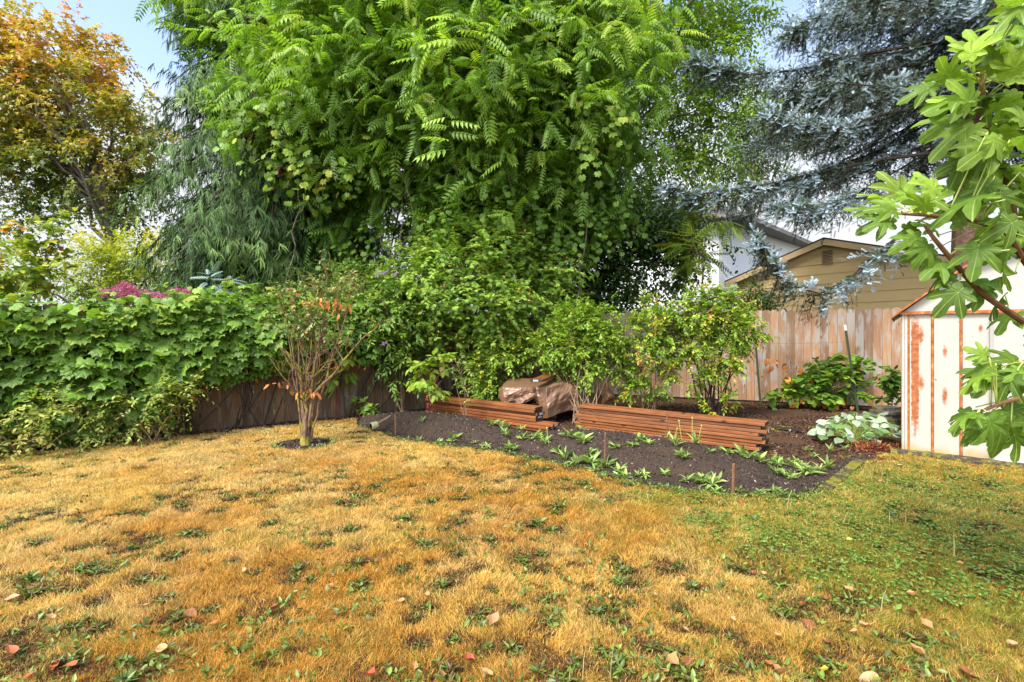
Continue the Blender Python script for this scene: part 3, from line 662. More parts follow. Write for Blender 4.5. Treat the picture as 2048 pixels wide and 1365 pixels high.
for k in range(5):
    g = Geo(); g.box(BF(.4 + 2.42 * k, -.105, .88), (0, 0, 1), bu, bn, (1.76, .09, .09)); g.build('post', NEWW, f)

# ================================================================== BUILDINGS
def lap_wall(g, p0, p1, z0, z1, exp, out, thick=.018, mi=0, top=None):
    """lap siding between p0 and p1; top(t) optional roofline (t 0..1)"""
    p0 = np.asarray(p0, float); p1 = np.asarray(p1, float); out = np.asarray(out, float); z = z0
    while z < z1 - 1e-6:
        za, zb = z, min(z + exp, z1); a, b = 0.0, 1.0
        if top is not None:
            tt = np.linspace(0, 1, 401); ok = np.array([top(t) for t in tt])
            ka = tt[ok >= za + .001]
            if len(ka) < 2: break
            a, b = ka[0], ka[-1]; kb = tt[ok >= zb]
            a2, b2 = (kb[0], kb[-1]) if len(kb) > 1 else ((a + b) / 2, (a + b) / 2)
        else: a2, b2 = a, b
        L = lambda t, o, zz: p0 + (p1 - p0) * t + out * o + np.array([0, 0, zz])
        g.quad([L(a, thick, za), L(b, thick, za), L(b2, .002, zb), L(a2, .002, zb)], R.random(), mi, [(0, za), (4, za), (4, zb), (0, zb)])
        g.quad([L(a, 0, za), L(b, 0, za), L(b, thick, za), L(a, thick, za)], .5, mi)
        z += exp
TAN = plain('tan_siding', (.50, .36, .17), .7, .2, var=.06, sc=3)
TAND = plain('tan_trim', (.52, .38, .21), .6, .3, var=.06)
ROOFD = plain('dark_shingle', (.06, .052, .05), .9, .1, var=.35, sc=30)
VENTM = plain('vent_louvre', (.28, .19, .10), .7)
DARK = plain('deep_dark', (.012, .011, .010), .9, .05)
WHITES = plain('white_siding', (.78, .79, .80), .55, .3, var=.03)
WTRIM = plain('white_trim', (.50, .51, .50), .5, .3, var=.04)
GTRIM = plain('grey_trim', (.33, .35, .34), .6, .3, var=.06)
SOFF = plain('grey_soffit', (.20, .18, .17), .7, .2)
GLASS = NT('window_glass'); GLASSM = GLASS.done(GLASS.bsdf((.02, .025, .03), .08, .6))
# garage
e0 = np.array([7.03, 15.6, 0]); e1 = np.array([9.89, 11.2, 0]); gd = nrm(e1 - e0); go = np.array([gd[1], -gd[0], 0])
if np.dot(go[:2], -e0[:2]) < 0: go = -go
gw = np.linalg.norm(e1 - e0); EH, RH = 2.98, 3.80
ga = thing('neighbour_garage', 'tan lap sided garage with gable vent behind the cedar fence', 'garage', (e0 + e1) / 2)
roofz = lambda t: EH + (RH - EH) * (1 - abs(2 * t - 1))
g = Geo(); lap_wall(g, e0, e1, 0, RH, .27, go, .02, 0, roofz)
bb = -go * 6.5
g.quad([e0 + bb, e0, e0 + [0, 0, EH], e0 + bb + [0, 0, EH]]); g.quad([e1, e1 + bb, e1 + bb + [0, 0, EH], e1 + [0, 0, EH]]); g.build('wall', TAN, ga)
mid = (e0 + e1) / 2; g = Geo()
for a, sgn in ((e0, -1), (e1, 1)):
    ov = gd * sgn * .30; dz = -(RH - EH) * (.30 / (gw / 2)); f0 = go * .22
    lo, hi = a + ov + [0, 0, EH + dz + .09], mid + [0, 0, RH + .09]
    q = [lo + f0, hi + f0, hi + bb, lo + bb]; up = np.array([0, 0, .035])
    if sgn > 0: q = q[::-1]
    g.quad([p + up for p in q]); g.quad(q[::-1])
    for k in range(4): k2 = (k + 1) % 4; g.quad([q[k], q[k2], q[k2] + up, q[k] + up][::-1])
rf = g.build('roof', ROOFD, ga)
for a, sgn in ((e0, -1), (e1, 1)):
    ov = gd * sgn * .32; dz = -(RH - EH) * (.32 / (gw / 2)); lo, hi = a + ov + [0, 0, EH + dz], mid + [0, 0, RH]
    g = Geo(); d = nrm(hi - lo); c = (lo + hi) / 2 + go * .20 + [0, 0, .005]; g.box(c, d, np.cross(go, d), go, (np.linalg.norm(hi - lo), .15, .03)); g.build('fascia_board', TAND, ga)
vc = A(1657, 513, 13.4); vt = np.dot(vc - e0, gd); vp = e0 + gd * (vt + .0) + go * .03 + [0, 0, 3.42]
g = Geo(); g.box(vp, gd, (0, 0, 1), go, (.24, .34, .02), mi=1)
for k in range(8): g.box(vp + go * .016 + [0, 0, -.14 + .04 * k], gd, nrm(np.array([0, 0, 1.0]) + go * -.8), nrm(go + np.array([0, 0, .8])), (.22, .030, .006))
for sx in (-1, 1): g.box(vp + go * .012 + gd * sx * .125, (0, 0, 1), gd, go, (.36, .025, .03))
for sz in (-1, 1): g.box(vp + go * .0125 + [0, 0, sz * .175], gd, (0, 0, 1), go, (.24, .025, .03))
g.build('gable_vent', [VENTM, DARK], ga)
# white house
hc = np.array([(1440 - CX) / F * 22, 22.0, 0]); hl = np.array([4.9, 23.6, 0]); hr = np.array([17.5, 29.5, 0])
wh = thing('white_house', 'two storey white lap sided house half hidden behind the trees', 'house', hc)
od1 = nrm(np.array([(hc - hl)[1], -(hc - hl)[0], 0])); od2 = nrm(np.array([(hr - hc)[1], -(hr - hc)[0], 0]))
g = Geo(); lap_wall(g, hl, hc, 0, 6.3, .125, od1, .016); g.build('wall', WHITES, wh)
g = Geo(); lap_wall(g, hc, hr, 0, 6.3, .125, od2, .016); g.build('wall', WHITES, wh)
g = Geo(); g.box(hc + od1 * .03 + od2 * .03 + [0, 0, 3.15], (0, 0, 1), nrm(hc - hl), od1, (6.3, .14, .14)); g.build('corner_trim', GTRIM, wh)
g = Geo(); ze = 6.3
rp = [hl - nrm(hc - hl) * .5 + od1 * .55, hc + od1 * .55 + od2 * .55 + nrm(hc - hl) * .3, hr + od2 * .55, hr - od2 * 9, hl - od2 * 6]
rp = [p + [0, 0, ze] for p in rp]; top = np.mean(rp, 0) + [0, 0, 2.2]
g.quad(rp[::-1], mi=1)
for k in range(5): k2 = (k + 1) % 5; g.quad([rp[k], rp[k2], rp[k2] + [0, 0, .2], rp[k] + [0, 0, .2]], mi=1); g.quad([rp[k] + [0, 0, .2], rp[k2] + [0, 0, .2], top])
g.build('roof', [ROOFD, SOFF], wh)
hd = nrm(hr - hc)
for (tt, zc, ww, hh) in ((4.5, 4.6, 1.0, 1.3),):
    c = hc + hd * tt + od2 * .03 + [0, 0, zc]; g = Geo()
    for sx in (-1, 1): g.box(c + hd * sx * ww / 2, (0, 0, 1), hd, od2, (hh + .1, .1, .05))
    for sz in (-1, 1): g.box(c + np.array([0, 0, sz * hh / 2]), hd, (0, 0, 1), od2, (ww - .1, .1, .048))
    w_ = g.build('window', WTRIM, wh); g = Geo(); g.box(c, hd, (0, 0, 1), od2, (ww - .1, hh - .1, .01)); g.build('pane', GLASSM, w_)

# ------------------------------------------------------------------ metal shed
sm = NT('shed_metal'); r, gg, b, a = sm.at()     # gg = metres along the front, b = height
pz = sm.pos(); n1 = sm.noise(pz, 22, 5, .7); n2 = sm.noise(pz, 5, 4, .6); n3 = sm.noise(sm.comb(sm.math('MULTIPLY', gg, 40.0), sm.math('MULTIPLY', b, 2.0), 0.0), 1.0, 4, .6)
base = sm.mix(n2, (.33, .315, .265), (.42, .40, .345))
base = sm.mix(sm.sstep(n3, .55, .8, 0, .35), base, (.55, .46, .33))
rustc = sm.ramp(n1, [(.25, (.12, .035, .012)), (.55, (.33, .10, .028)), (.8, (.48, .20, .07))])
acc = None
for s0, z0, w, h, soft in ((.119, .95, .034, .60, .25), (.17, 1.36, .035, .12, .8), (.17, .83, .035, .11, .8), (.375, 1.19, .022, .09, .6), (.375, .69, .026, .11, .6), (.665, 1.44, .02, .06, .8), (.70, .86, .02, .03, .9),
                           (.30, .87, .012, .012, .5), (.92, .98, .03, .05, .8), (1.15, .5, .04, .2, .8), (.12, .42, .02, .25, .8), (1.4, 1.2, .03, .3, .7)):
    dx = sm.math('DIVIDE', sm.math('ABSOLUTE', sm.math('SUBTRACT', gg, s0)), w); dz = sm.math('DIVIDE', sm.math('ABSOLUTE', sm.math('SUBTRACT', b, z0)), h)
    d = sm.math('MAXIMUM', dx, dz) if soft < .5 else sm.math('SQRT', sm.math('ADD', sm.math('MULTIPLY', dx, dx), sm.math('MULTIPLY', dz, dz)))
    d = sm.math('ADD', d, sm.math('MULTIPLY', sm.math('SUBTRACT', n1, .5), .9 if soft < .5 else 1.6))
    mval = sm.sstep(d, 1.15, .85 if soft < .5 else .25); acc = mval if acc is None else sm.math('MAXIMUM', acc, mval)
low = sm.sstep(sm.math('ADD', b, sm.math('MULTIPLY', sm.math('SUBTRACT', n2, .5), .30)), .17, .03, 0, .85)
c = sm.mix(acc, base, rustc); c = sm.mix(low, c, sm.mix(n1, (.30, .14, .04), (.42, .36, .16)))
spk = sm.sstep(sm.noise(pz, 38, 2, .5), .735, .76); c = sm.mix(spk, c, (.30, .09, .03))
SHEDM = sm.done(sm.bsdf(c, sm.math('ADD', .38, sm.math('MULTIPLY', acc, .45)), .45, sm.bump(n1, .12, .004)))
RUST = NT('rusty_rib'); _n = RUST.noise(RUST.pos(), 16, 5, .7); RUSTM = RUST.done(RUST.bsdf(RUST.ramp(_n, [(.3, (.14, .04, .015)), (.55, (.36, .12, .035)), (.72, (.50, .26, .10)), (.85, (.66, .56, .42))]), .8, .25, RUST.bump(_n, .4, .006)))
shed = thing('metal_shed', 'white metal garden shed with orange rust streaks and gambrel roof', 'shed', SH(1.5, -1))
SW, SD, SE = 3.0, 2.4, 1.62
gp = [(0, SE), (.54, 2.09), (1.5, 2.40), (SW - .54, 2.09), (SW, SE)]
g = Geo()
edges = [0, .06, .271, .509, .76]
for k in range(len(edges) - 1):
    s0, s1 = edges[k], edges[k + 1]
    g.quad([SH(s0, 0, .05), SH(s1, 0, .05), SH(s1, 0, SE), SH(s0, 0, SE)], .5, 0, [(s0, .05), (s1, .05), (s1, SE), (s0, SE)])
g.quad([SH(.76, 0, SE - .08), SH(SW, 0, SE - .08), SH(SW, 0, SE), SH(.76, 0, SE)], .5, 0, [(.76, 1.5), (SW, 1.5), (SW, SE), (.76, SE)])
g.quad([SH(2.24, 0, .05), SH(SW, 0, .05), SH(SW, 0, SE - .08), SH(2.24, 0, SE - .08)], .5, 0, [(2.24, .05), (SW, .05), (SW, 1.5), (2.24, 1.5)])
g.quad([SH(s, .004, z) for s, z in gp], .5, 0, gp)
g.quad([SH(0, 0, .05), SH(0, 0, SE), SH(0, -SD, SE), SH(0, -SD, .05)], .5, 0, [(5, .05), (5, SE), (7, SE), (7, .05)])
g.quad([SH(SW, 0, .05), SH(SW, -SD, .05), SH(SW, -SD, SE), SH(SW, 0, SE)], .5, 0, [(8, .05), (9, .05), (9, SE), (8, SE)])
g.quad([SH(s, -SD, z) for s, z in [(0, .05), (0, SE)] + gp[1:4] + [(SW, SE), (SW, .05)]], .5, 0)
g.build('wall', SHEDM, shed)
for s_, hw, mm in ((.012, .016, SHEDM), (.062, .010, RUSTM), (.271, .014, RUSTM), (.509, .014, RUSTM)):
    g = Geo(); prof = [(-hw, 0), (-hw * .5, .014), (hw * .5, .014), (hw, 0)]
    for q in range(3):
        (a0, o0), (a1, o1) = prof[q], prof[q + 1]
        g.quad([SH(s_ + a0, o0 + .001, .05), SH(s_ + a1, o1 + .001, .05), SH(s_ + a1, o1 + .001, SE - .01), SH(s_ + a0, o0 + .001, SE - .01)], .5, 0, [(s_ + 3, .05), (s_ + 3, .05), (s_ + 3, SE), (s_ + 3, SE)])
    g.build('wall_rib', mm, shed)
# door
g = Geo(); g.quad([SH(.765, .022, .07), SH(1.5, .022, .07), SH(1.5, .022, SE - .1), SH(.765, .022, SE - .1)], .5, 0, [(.78, .25), (1.5, .25), (1.5, SE - .1), (.78, SE - .1)])
dr = g.build('door', SHEDM, shed)
g = Geo(); g.quad([SH(1.504, .022, .07), SH(2.24, .022, .07), SH(2.24, .022, SE - .1), SH(1.504, .022, SE - .1)], .5, 0, [(1.5, .25), (2.24, .25), (2.24, SE - .1), (1.5, SE - .1)])
g.build('door', SHEDM, shed)
DFR = plain('door_channel', (.30, .28, .25), .5, .4)
g = Geo(); g.box(SH(.748, .018, .80), (0, 0, 1), se, sn, (1.5, .03, .036)); g.build('door_frame', DFR, dr)
g = Geo(); g.box(SH(1.52, .012, .055), se, (0, 0, 1), sn, (1.5, .03, .05)); g.build('door_track', WTRIM, shed)
g = Geo(); g.box(SH(1.45, .05, .8), (0, 0, 1), se, sn, (.14, .02, .02)); g.build('door_handle', DFR, dr)
g = Geo(); g.box(SH(1.5, .022, SE), se, (0, 0, 1), sn, (SW + .06, .035, .034)); g.build('eave_trim', RUSTM, shed)
g = Geo(); g.box(SH(.63, .014, 1.84), (0, 0, 1), se, sn, (.40, .016, .014)); g.build('gable_rib', RUSTM, shed)
ROOFM = plain('shed_roof_metal', (.36, .35, .32), .45, .4)
g = Geo(); gp2 = [(-.09, SE - .045)] + [(s, z + .02) for s, z in gp[1:4]] + [(SW + .09, SE - .045)]
for k in range(4):
    (a0, z0), (a1, z1) = gp2[k], gp2[k + 1]
    for dz, fl in ((.012, 1), (-.004, 0)):
        q = [SH(a0, .09, z0 + dz), SH(a1, .09, z1 + dz), SH(a1, -SD - .05, z1 + dz), SH(a0, -SD - .05, z0 + dz)]; g.quad(q if fl else q[::-1])
    g.quad([SH(a0, .09, z0 - .014), SH(a1, .09, z1 - .014), SH(a1, .09, z1 + .012), SH(a0, .09, z0 + .012)], mi=1)
g.quad([SH(-.09, .09, SE - .075), SH(-.09, .09, SE - .033), SH(-.09, -SD, SE - .033), SH(-.09, -SD, SE - .075)], mi=1)
g.build('roof', [ROOFM, RUSTM], shed)
MOSSW = NT('mossy_timber'); _n = MOSSW.noise(MOSSW.pos(), 9, 5, .65); _k = MOSSW.noise(MOSSW.pos(), 60, 3, .7)
MOSSWM = MOSSW.done(MOSSW.bsdf(MOSSW.mix(MOSSW.sstep(_n, .45, .58), MOSSW.ramp(_k, [(.3, (.03, .022, .015)), (.7, (.10, .08, .06))]), MOSSW.ramp(_k, [(.3, (.10, .09, .01)), (.7, (.27, .23, .03))])), .95, .1, MOSSW.bump(_k, .8, .015)))
t = thing('shed_sill', 'mossy timber skid lying along the foot of the shed', 'timber', SH(1.2, .06))
g = Geo()
xs_ = np.linspace(-.1, 3.2, 70); pr = [(-.02, 0), (.17, 0), (.165, .04), (.10, .062), (-.02, .058)]
V = np.array([[SH(s, o, z + (.014 * (vnoise(s, o * 9, .06, 3) - .5) if z > .01 else 0)) for o, z in pr] for s in xs_])
nP = len(pr); ii, jj = np.meshgrid(np.arange(69), np.arange(nP), indexing='ij'); j2 = (jj + 1) % nP
q = np.stack([ii * nP + jj, (ii + 1) * nP + jj, (ii + 1) * nP + j2, ii * nP + j2], -1).reshape(-1, 4)
g.add(V.reshape(-1, 3), q, np.full(len(q), 4), np.full((V.shape[0] * nP, 4), .5)); g.quad(V[0][::-1]); g.build('timber', MOSSWM, t)
WETW = woodmat('wet_edging', (.05, .025, .013), (.15, .075, .04))
p0, p1 = G(1650, 985), G(1722, 925); o = Geo(); d = nrm(p1 - p0)
o.box((p0 + p1) / 2 + [0, 0, .022], d, np.cross((0, 0, 1.0), d), (0, 0, 1), (np.linalg.norm(p1 - p0), .10, .03))
o = o.build('edging_board', MOSSWM, origin=(p0 + p1) / 2); tag(o, 'dark damp board edging the soil bed beside the lawn', 'board')

# ================================================================== LUMBER, TARP, STAKES
LUM = woodmat('brown_stained_lumber', (.085, .026, .008), (.30, .11, .030), knots=True, rough=.55, wet=.2)
LUME = plain('lumber_end', (.05, .032, .022), .8, .2)
TAGW = plain('tag_white', (.70, .74, .80), .5, .4, var=.04)
TAGB = plain('tag_ink', (.10, .13, .20), .5, .3)
lu, lv = np.array([.8, -.6, 0]), np.array([.6, .8, 0])
def lumber(c, L, w, label, u=lu, v=lv, up=(0, 0, 1), tagged=True, group=None, tagdark=False):
    u = nrm(u); up = nrm(up); v = nrm(np.cross(up, u)); c = np.asarray(c, float)
    t = thing('lumber_board', label, 'board', c, group); g = Geo()
    b = .004; hw, hh = w / 2, .019
    prof = [(-hw + b, -hh), (hw - b, -hh), (hw, -hh + b), (hw, hh - b), (hw - b, hh), (-hw + b, hh), (-hw, hh - b), (-hw, -hh + b)]
    r = R.random(); sag = R.uniform(-.002, .002)
    a0 = [c - u * L / 2 + v * x + up * z for x, z in prof]; a1 = [c + u * L / 2 + v * x + up * z for x, z in prof]
    for k in range(8):
        k2 = (k + 1) % 8; per = [x + z * 2 + k * .013 for x, z in prof]
        g.quad([a0[k], a0[k2], a1[k2], a1[k]][::-1], r, 0, [(L, per[k]), (L, per[k] + .02), (0, per[k] + .02), (0, per[k])])
    g.quad(a0, r, 1); g.quad(a1[::-1], r, 1)
    g.build('plank', [LUM, LUME], t)
    if tagged:
        e = c + u * (L / 2 + .0015); g = Geo(); tw = min(.075, w * .5); o = R.uniform(-.02, .02)
        g.box(e + v * o, v, up, u, (tw, .026, .002))
        for k in range(3): g.box(e + v * (o - tw * .28 + tw * .28 * k) + u * .0018, v, up, u, (tw * .18, .012 - .003 * (k == 1), .001), mi=1)
        for k in range(2): g.box(e + v * o + up * (.0095 - .019 * k) + u * .0018, v, up, u, (tw * .8, .003, .001), mi=1)
        g.build('end_tag', [TAGW, TAGB], t)
    return t
ordn = ['lowest', 'second from bottom', 'third from bottom', 'fourth from bottom', 'fifth from bottom', 'sixth from bottom', 'seventh from bottom', 'topmost']
BR = np.array([2.93, 5.79, 0])
offs = [-.06, -.10, .0, -.03, -.07, .02, -.05, .0]
for k in range(8):
    lumber(BR - lu * (1.22 - offs[k]) + lv * (.12 + R.uniform(-.022, .022)) + [0, 0, .03 + .0425 * k], 2.44, .235, f'brown board, {ordn[k]} in the single long stack beside the soil mound', tagged=k not in (2, 7), group='boards in the right lumber stack')
BL = np.array([.55, 6.85, 0])
for k in range(8):
    hi = k > 2; o = -.28 + R.uniform(-.02, .02) if hi else (0, -.06, .0)[k]
    L = 2.2 if hi else 2.44
    lumber(BL + lu * (o - L / 2) + lv * (.10 + R.uniform(-.02, .02)) + [0, 0, .03 + .0420 * k], L, .19, f'brown board, {ordn[k]} in the stepped stack in front of the tarp', tagged=k in (1, 2, 4, 5), group='boards in the left lumber stack')
# pile under the tarp, ends towards the viewer
pu = nrm(np.array([.12, -.99, 0])); names = ['left', 'middle', 'right']
for lay in range(6):
    for k in range(3):
        c = np.array([.10 + .22 * k + R.uniform(-.02, .02), 8.12 + R.uniform(-.05, .05), .05 + .062 * lay + .0])
        if lay >= 4 and k == 2: continue
        lumber(c, 1.0, .14, f'short board end under the brown tarp, layer {lay + 1} up, {names[k]} column', u=pu, tagged=False, group='short boards under the tarp')
# tarp
TARP = NT('brown_tarp'); _p = TARP.pos(); _n = TARP.noise(_p, 7, 5, .6); _n2 = TARP.noise(_p, 2.2, 3)
TARPM = TARP.done(TARP.bsdf(TARP.mix(_n2, (.16, .080, .042), (.22, .125, .075)), TARP.math('ADD', .20, TARP.math('MULTIPLY', _n, .3)), .7, TARP.bump(_n, .3, .03)))
kx = [996, 1000, 1006, 1040, 1066, 1072, 1078, 1092, 1110, 1140, 1170, 1198, 1206, 1212, 1220, 1230]
hem = [.34, .30, .305, .325, .39, .26, .07, .11, .15, .18, .12, .16, .31, .335, .345, .33]
tz = [.42, .55, .58, .59, .58, .585, .59, .60, .63, .63, .48, .44, .58, .655, .54, .37]
yf = [8.0, 7.75, 7.62, 7.56, 7.60, 7.70, 7.68, 7.56, 7.68, 7.86, 8.0, 8.05, 8.0, 7.95, 8.02, 8.2]
HG = R.uniform(-1, 1, (60, 60))
def facet(u, v):
    u = u + 7; v = v + 7; i, j = int(math.floor(u)) % 58, int(math.floor(v)) % 58; fx, fy = u - math.floor(u), v - math.floor(v)
    if fx + fy < 1: return HG[i, j] + fx * (HG[i + 1, j] - HG[i, j]) + fy * (HG[i, j + 1] - HG[i, j])
    return HG[i + 1, j + 1] + (1 - fx) * (HG[i, j + 1] - HG[i + 1, j + 1]) + (1 - fy) * (HG[i + 1, j] - HG[i + 1, j + 1])
na, nb = 220, 80; px_ = np.linspace(996, 1230, na); V = np.zeros((na, nb, 3))
for q in range(na):
    h_, t_, y_ = (np.interp(px_[q], kx, a) for a in (hem, tz, yf)); X = (px_[q] - CX) / F * y_
    for w in range(nb):
        u_ = w / (nb - 1)
        if u_ < .35:                                      # top, from the back
            s = u_ / .35; P = np.array([X + .10 * (1 - s), y_ + (.95 if px_[q] < 1199 else .25) * (1 - s), t_ + (.03 if px_[q] < 1199 else -.22) * (1 - s) - .02 * s])
        elif u_ < .45:
            s = (u_ - .35) / .10; P = np.array([X, y_ - .05 * math.sin(s * PI / 2), t_ - .02 - .05 * (1 - math.cos(s * PI / 2))])
        else:
            s = (u_ - .45) / .55; z0 = t_ - .07; P = np.array([X + .02 * s, y_ - .05 - .035 * math.sin(s * 2.6) + .03 * s, z0 + (h_ - z0) * s])
            P[1] += .045 * math.sin(px_[q] / 9.0 + s * 1.5) * s * .8
        a_, b_ = (px_[q] - 996) / 20.0, u_ * 5.0
        w_ = facet(a_ + .3 * b_, b_ + .25 * a_) + .45 * facet(2.3 * a_ - .8 * b_ + 11, 2.1 * b_ + .7 * a_ + 5) + .2 * facet(5.3 * a_ + b_ + 3, 4.9 * b_ + 15)
        P += np.array([.25, -1, .30]) * .036 * w_ * min(1, .3 + u_ * 1.3)
        P += .006 * np.array([.3, 1, .6]) * (fbm(np.array(P[0] * 1.0), np.array(P[2] * 1.3 + P[1]), .16, 77) - .5)
        V[q, w] = P
t = thing('brown_tarp', 'crumpled brown tarp draped over a short pile of boards', 'tarp', (.4, 7.8, 0))
for nm, lo_, hi_ in (('sheet', 990, 1152), ('low_fold', 1152.5, 1199), ('loose_corner', 1199.5, 1240)):
    rows = np.nonzero((px_ >= lo_) & (px_ <= hi_ + 1.6))[0]; W = V[rows]; m_ = len(rows)
    if nm == 'low_fold': W = W * [1, 1, .62] + [0, .12, 0]
    g = Geo(); ii, jj = np.meshgrid(np.arange(m_ - 1), np.arange(nb - 1), indexing='ij')
    q = np.stack([ii * nb + jj, ii * nb + jj + 1, (ii + 1) * nb + jj + 1, (ii + 1) * nb + jj], -1).reshape(-1, 4)
    g.add(W.reshape(-1, 3), q, np.full(len(q), 4), np.full((m_ * nb, 4), .5)); g.build(nm, TARPM, t, smooth=True)
pl0, pl1 = A(1072, 768, 7.45), A(1138, 742, 8.75)
lumber((pl0 + pl1) / 2 + [0, 0, .045], np.linalg.norm(pl1 - pl0), .19, 'single brown plank lying slanted on top of the tarp', u=pl0 - pl1)
LOG = woodmat('cut_log', (.10, .05, .02), (.30, .16, .06), knots=False)
g = Geo(); c = A(1207, 812, 8.35); g.tube([c + [-.14, .05, -.01], c + [0, 0, 0], c + [.15, -.05, .01]], [.12, .125, .115], 14)
o = g.build('log', LOG, origin=c); tag(o, 'short brown log lying under the raised corner of the tarp', 'log')
# stakes
STK = barkmat('rusty_stake', (.10, .05, .025), (.24, .12, .06), sc=40)
stl = ['thin wooden stake at the far lawn edge of the soil mound', 'thin stake on the lawn side of the soil mound amid weeds', 'thin stake standing against the long lumber stack',
       'stout wooden stake nearest the viewer at the lawn corner of the bed', 'thin dark stake in front of the stepped lumber stack']
for k, (px, yt, yb, Y, r) in enumerate(((791, 828, 872, 6.76, .011), (1210, 865, 935, 5.18, .010), (1335, 826, 893, 5.95, .008), (1466, 927, 990, 4.30, .013), (929, 797, 840, 7.35, .008))):
    b = A(px, 900, Y); b[2] = max(0, float(soilz(b[0], b[1]))) - .05; tp = A(px + R.uniform(-2, 2), yt, Y)
    g = Geo(); g.tube([b, (b + tp) / 2 + rnds(1)[0] * .002, tp - [0, 0, .01], tp], [r, r, r, r * .7], 7); o = g.build('garden_stake', STK, origin=b); tag(o, stl[k], 'stake')
# T posts and wire
TPM = plain('green_tpost_paint', (.05, .065, .035), .6, .3); TPW = plain('white_tip', (.75, .76, .74), .5, .4)
tp_pts = []
for px0, py0, px1, Y, lab in ((1693, 650, 1716, 8.75, 'leaning green metal fence post with white tip near the shed'), (1512, 672, 1521, 9.75, 'green metal fence post without white tip beside the leafy bush')):
    b = A(px1, 0, Y); b[2] = 0; tpp = A(px0, py0, Y); tpp[1] += .04; t = thing('metal_post', lab, 'post', b); d = nrm(tpp - b); L = np.linalg.norm(tpp - b); sx = np.array([1.0, 0, 0]); sy = nrm(np.cross(d, sx)); sx = np.cross(sy, d)
    wt_ = .10 if px0 == 1693 else 0
    g = Geo(); g.box(b + d * (L - wt_) / 2, d, sx, sy, (L - wt_, .040, .006)); g.box(b + d * (L - wt_) / 2 + sy * .0165, d, sx, sy, (L - wt_, .006, .027))
    for k in range(22): g.box(b + d * (.2 + .055 * k) - sy * .006, d, sx, sy, (.014, .014, .008))
    g.build('post_shaft', TPM, t)
    if wt_: g = Geo(); g.box(tpp - d * .05, d, sx, sy, (.10, .041, .007)); g.box(tpp - d * .05 + sy * .0165, d, sx, sy, (.10, .007, .027)); g.build('white_tip', TPW, t)
    tp_pts.append((b, d, L))
WIRE = plain('wire_metal', (.16, .15, .14), .5, .5)
wlab = ['lowest', 'middle', 'highest']
for k, z in enumerate((.45, .85, 1.2)):
    (b0, d0, _), (b1, d1, _) = tp_pts; a = b0 + d0 * (z + .05) - [0, .012, 0]; e = b1 + d1 * z - [0, .012, 0]; e2 = e + (e - a) * 1.2 + [0, .1, -.05]
    g = Geo(); g.tube(bez(a, (a + e) / 2 - [0, 0, .05], e, 9), .0022, 4); g.tube(bez(e, (e + e2) / 2 - [0, 0, .06], e2, 9), .0022, 4)
    o = g.build('wire_strand', WIRE, origin=e); tag(o, f'thin sagging wire strung between the metal posts, {wlab[k]} of three', 'wire')
# stone slabs, hose strip, odd bits
SLAB = NT('mossy_slab'); _n = SLAB.noise(SLAB.pos(), 12, 5, .65); _k = SLAB.noise(SLAB.pos(), 5, 3)
SLABM = SLAB.done(SLAB.bsdf(SLAB.mix(SLAB.sstep(_k, .48, .6), SLAB.ramp(_n, [(.3, (.05, .045, .04)), (.7, (.15, .13, .115))]), (.11, .10, .015)), .9, .15, SLAB.bump(_n, .7, .02)))
sc_ = np.array([5.72, 7.75, 0])
for k, (dx, dy, z, w, d, h) in enumerate(((0, 0, .035, .55, .4, .07), (.04, .02, .105, .5, .36, .06), (-.30, -.06, .03, .42, .3, .06), (.06, .0, .165, .46, .34, .05), (-.27, -.03, .09, .40, .28, .05), (.10, .05, .215, .4, .3, .045))):
    g = Geo(); n = 9; an = np.arange(n) * 2 * PI / n + R.uniform(-.2, .2, n); rr = R.uniform(.85, 1.1, n); c = sc_ + [dx, dy, z]
    lo = [c + [math.cos(a) * r * w / 2, math.sin(a) * r * d / 2, -h / 2] for a, r in zip(an, rr)]; hi = [p + [R.uniform(-.01, .01), R.uniform(-.01, .01), h] for p in lo]; ins = [c + (p - c) * [.93, .93, 1] + [0, 0, .006] for p in hi]
    g.quad(lo[::-1]); g.quad(ins)
    for q in range(n): q2 = (q + 1) % n; g.quad([lo[q], lo[q2], hi[q2], hi[q]]); g.quad([hi[q], hi[q2], ins[q2], ins[q]])
    o = g.build('stone_slab', SLABM, origin=c); tag(o, ['wide mossy stone slab at the bottom of the pile by the shed', 'mossy stone slab second up in the pile by the shed', 'small low mossy slab on the ground left of the slab pile', 'mossy stone slab third up in the pile by the shed',
        'small mossy slab resting on the low one left of the pile', 'topmost mossy stone slab of the pile by the shed'][k], 'slab')
BLK = plain('black_plastic', (.018, .018, .02), .45, .4)
g = Geo(); pts = np.array([G(1548, 858), G(1566, 860), G(1585, 863), G(1606, 868)]); tt = np.linspace(0, 1, 20); Q = np.stack([np.interp(tt, np.linspace(0, 1, 4), pts[:, k]) for k in range(3)], 1); Q[:, 2] = .02 + .012 * np.sin(tt * 17)
n = 20; wv = np.array([.25, .97, 0]); V = np.stack([Q - wv * .06, Q + [0, 0, .018], Q + wv * .06], 1); ii, jj = np.meshgrid(np.arange(n - 1), np.arange(2), indexing='ij')
q = np.stack([ii * 3 + jj, (ii + 1) * 3 + jj, (ii + 1) * 3 + jj + 1, ii * 3 + jj + 1], -1).reshape(-1, 4); g.add(V.reshape(-1, 3), q, np.full(len(q), 4), np.full((n * 3, 4), .5))
o = g.build('plastic_strip', BLK, smooth=True, origin=Q[0]); tag(o, 'crumpled strip of black plastic on the mulch beyond the lumber', 'plastic')
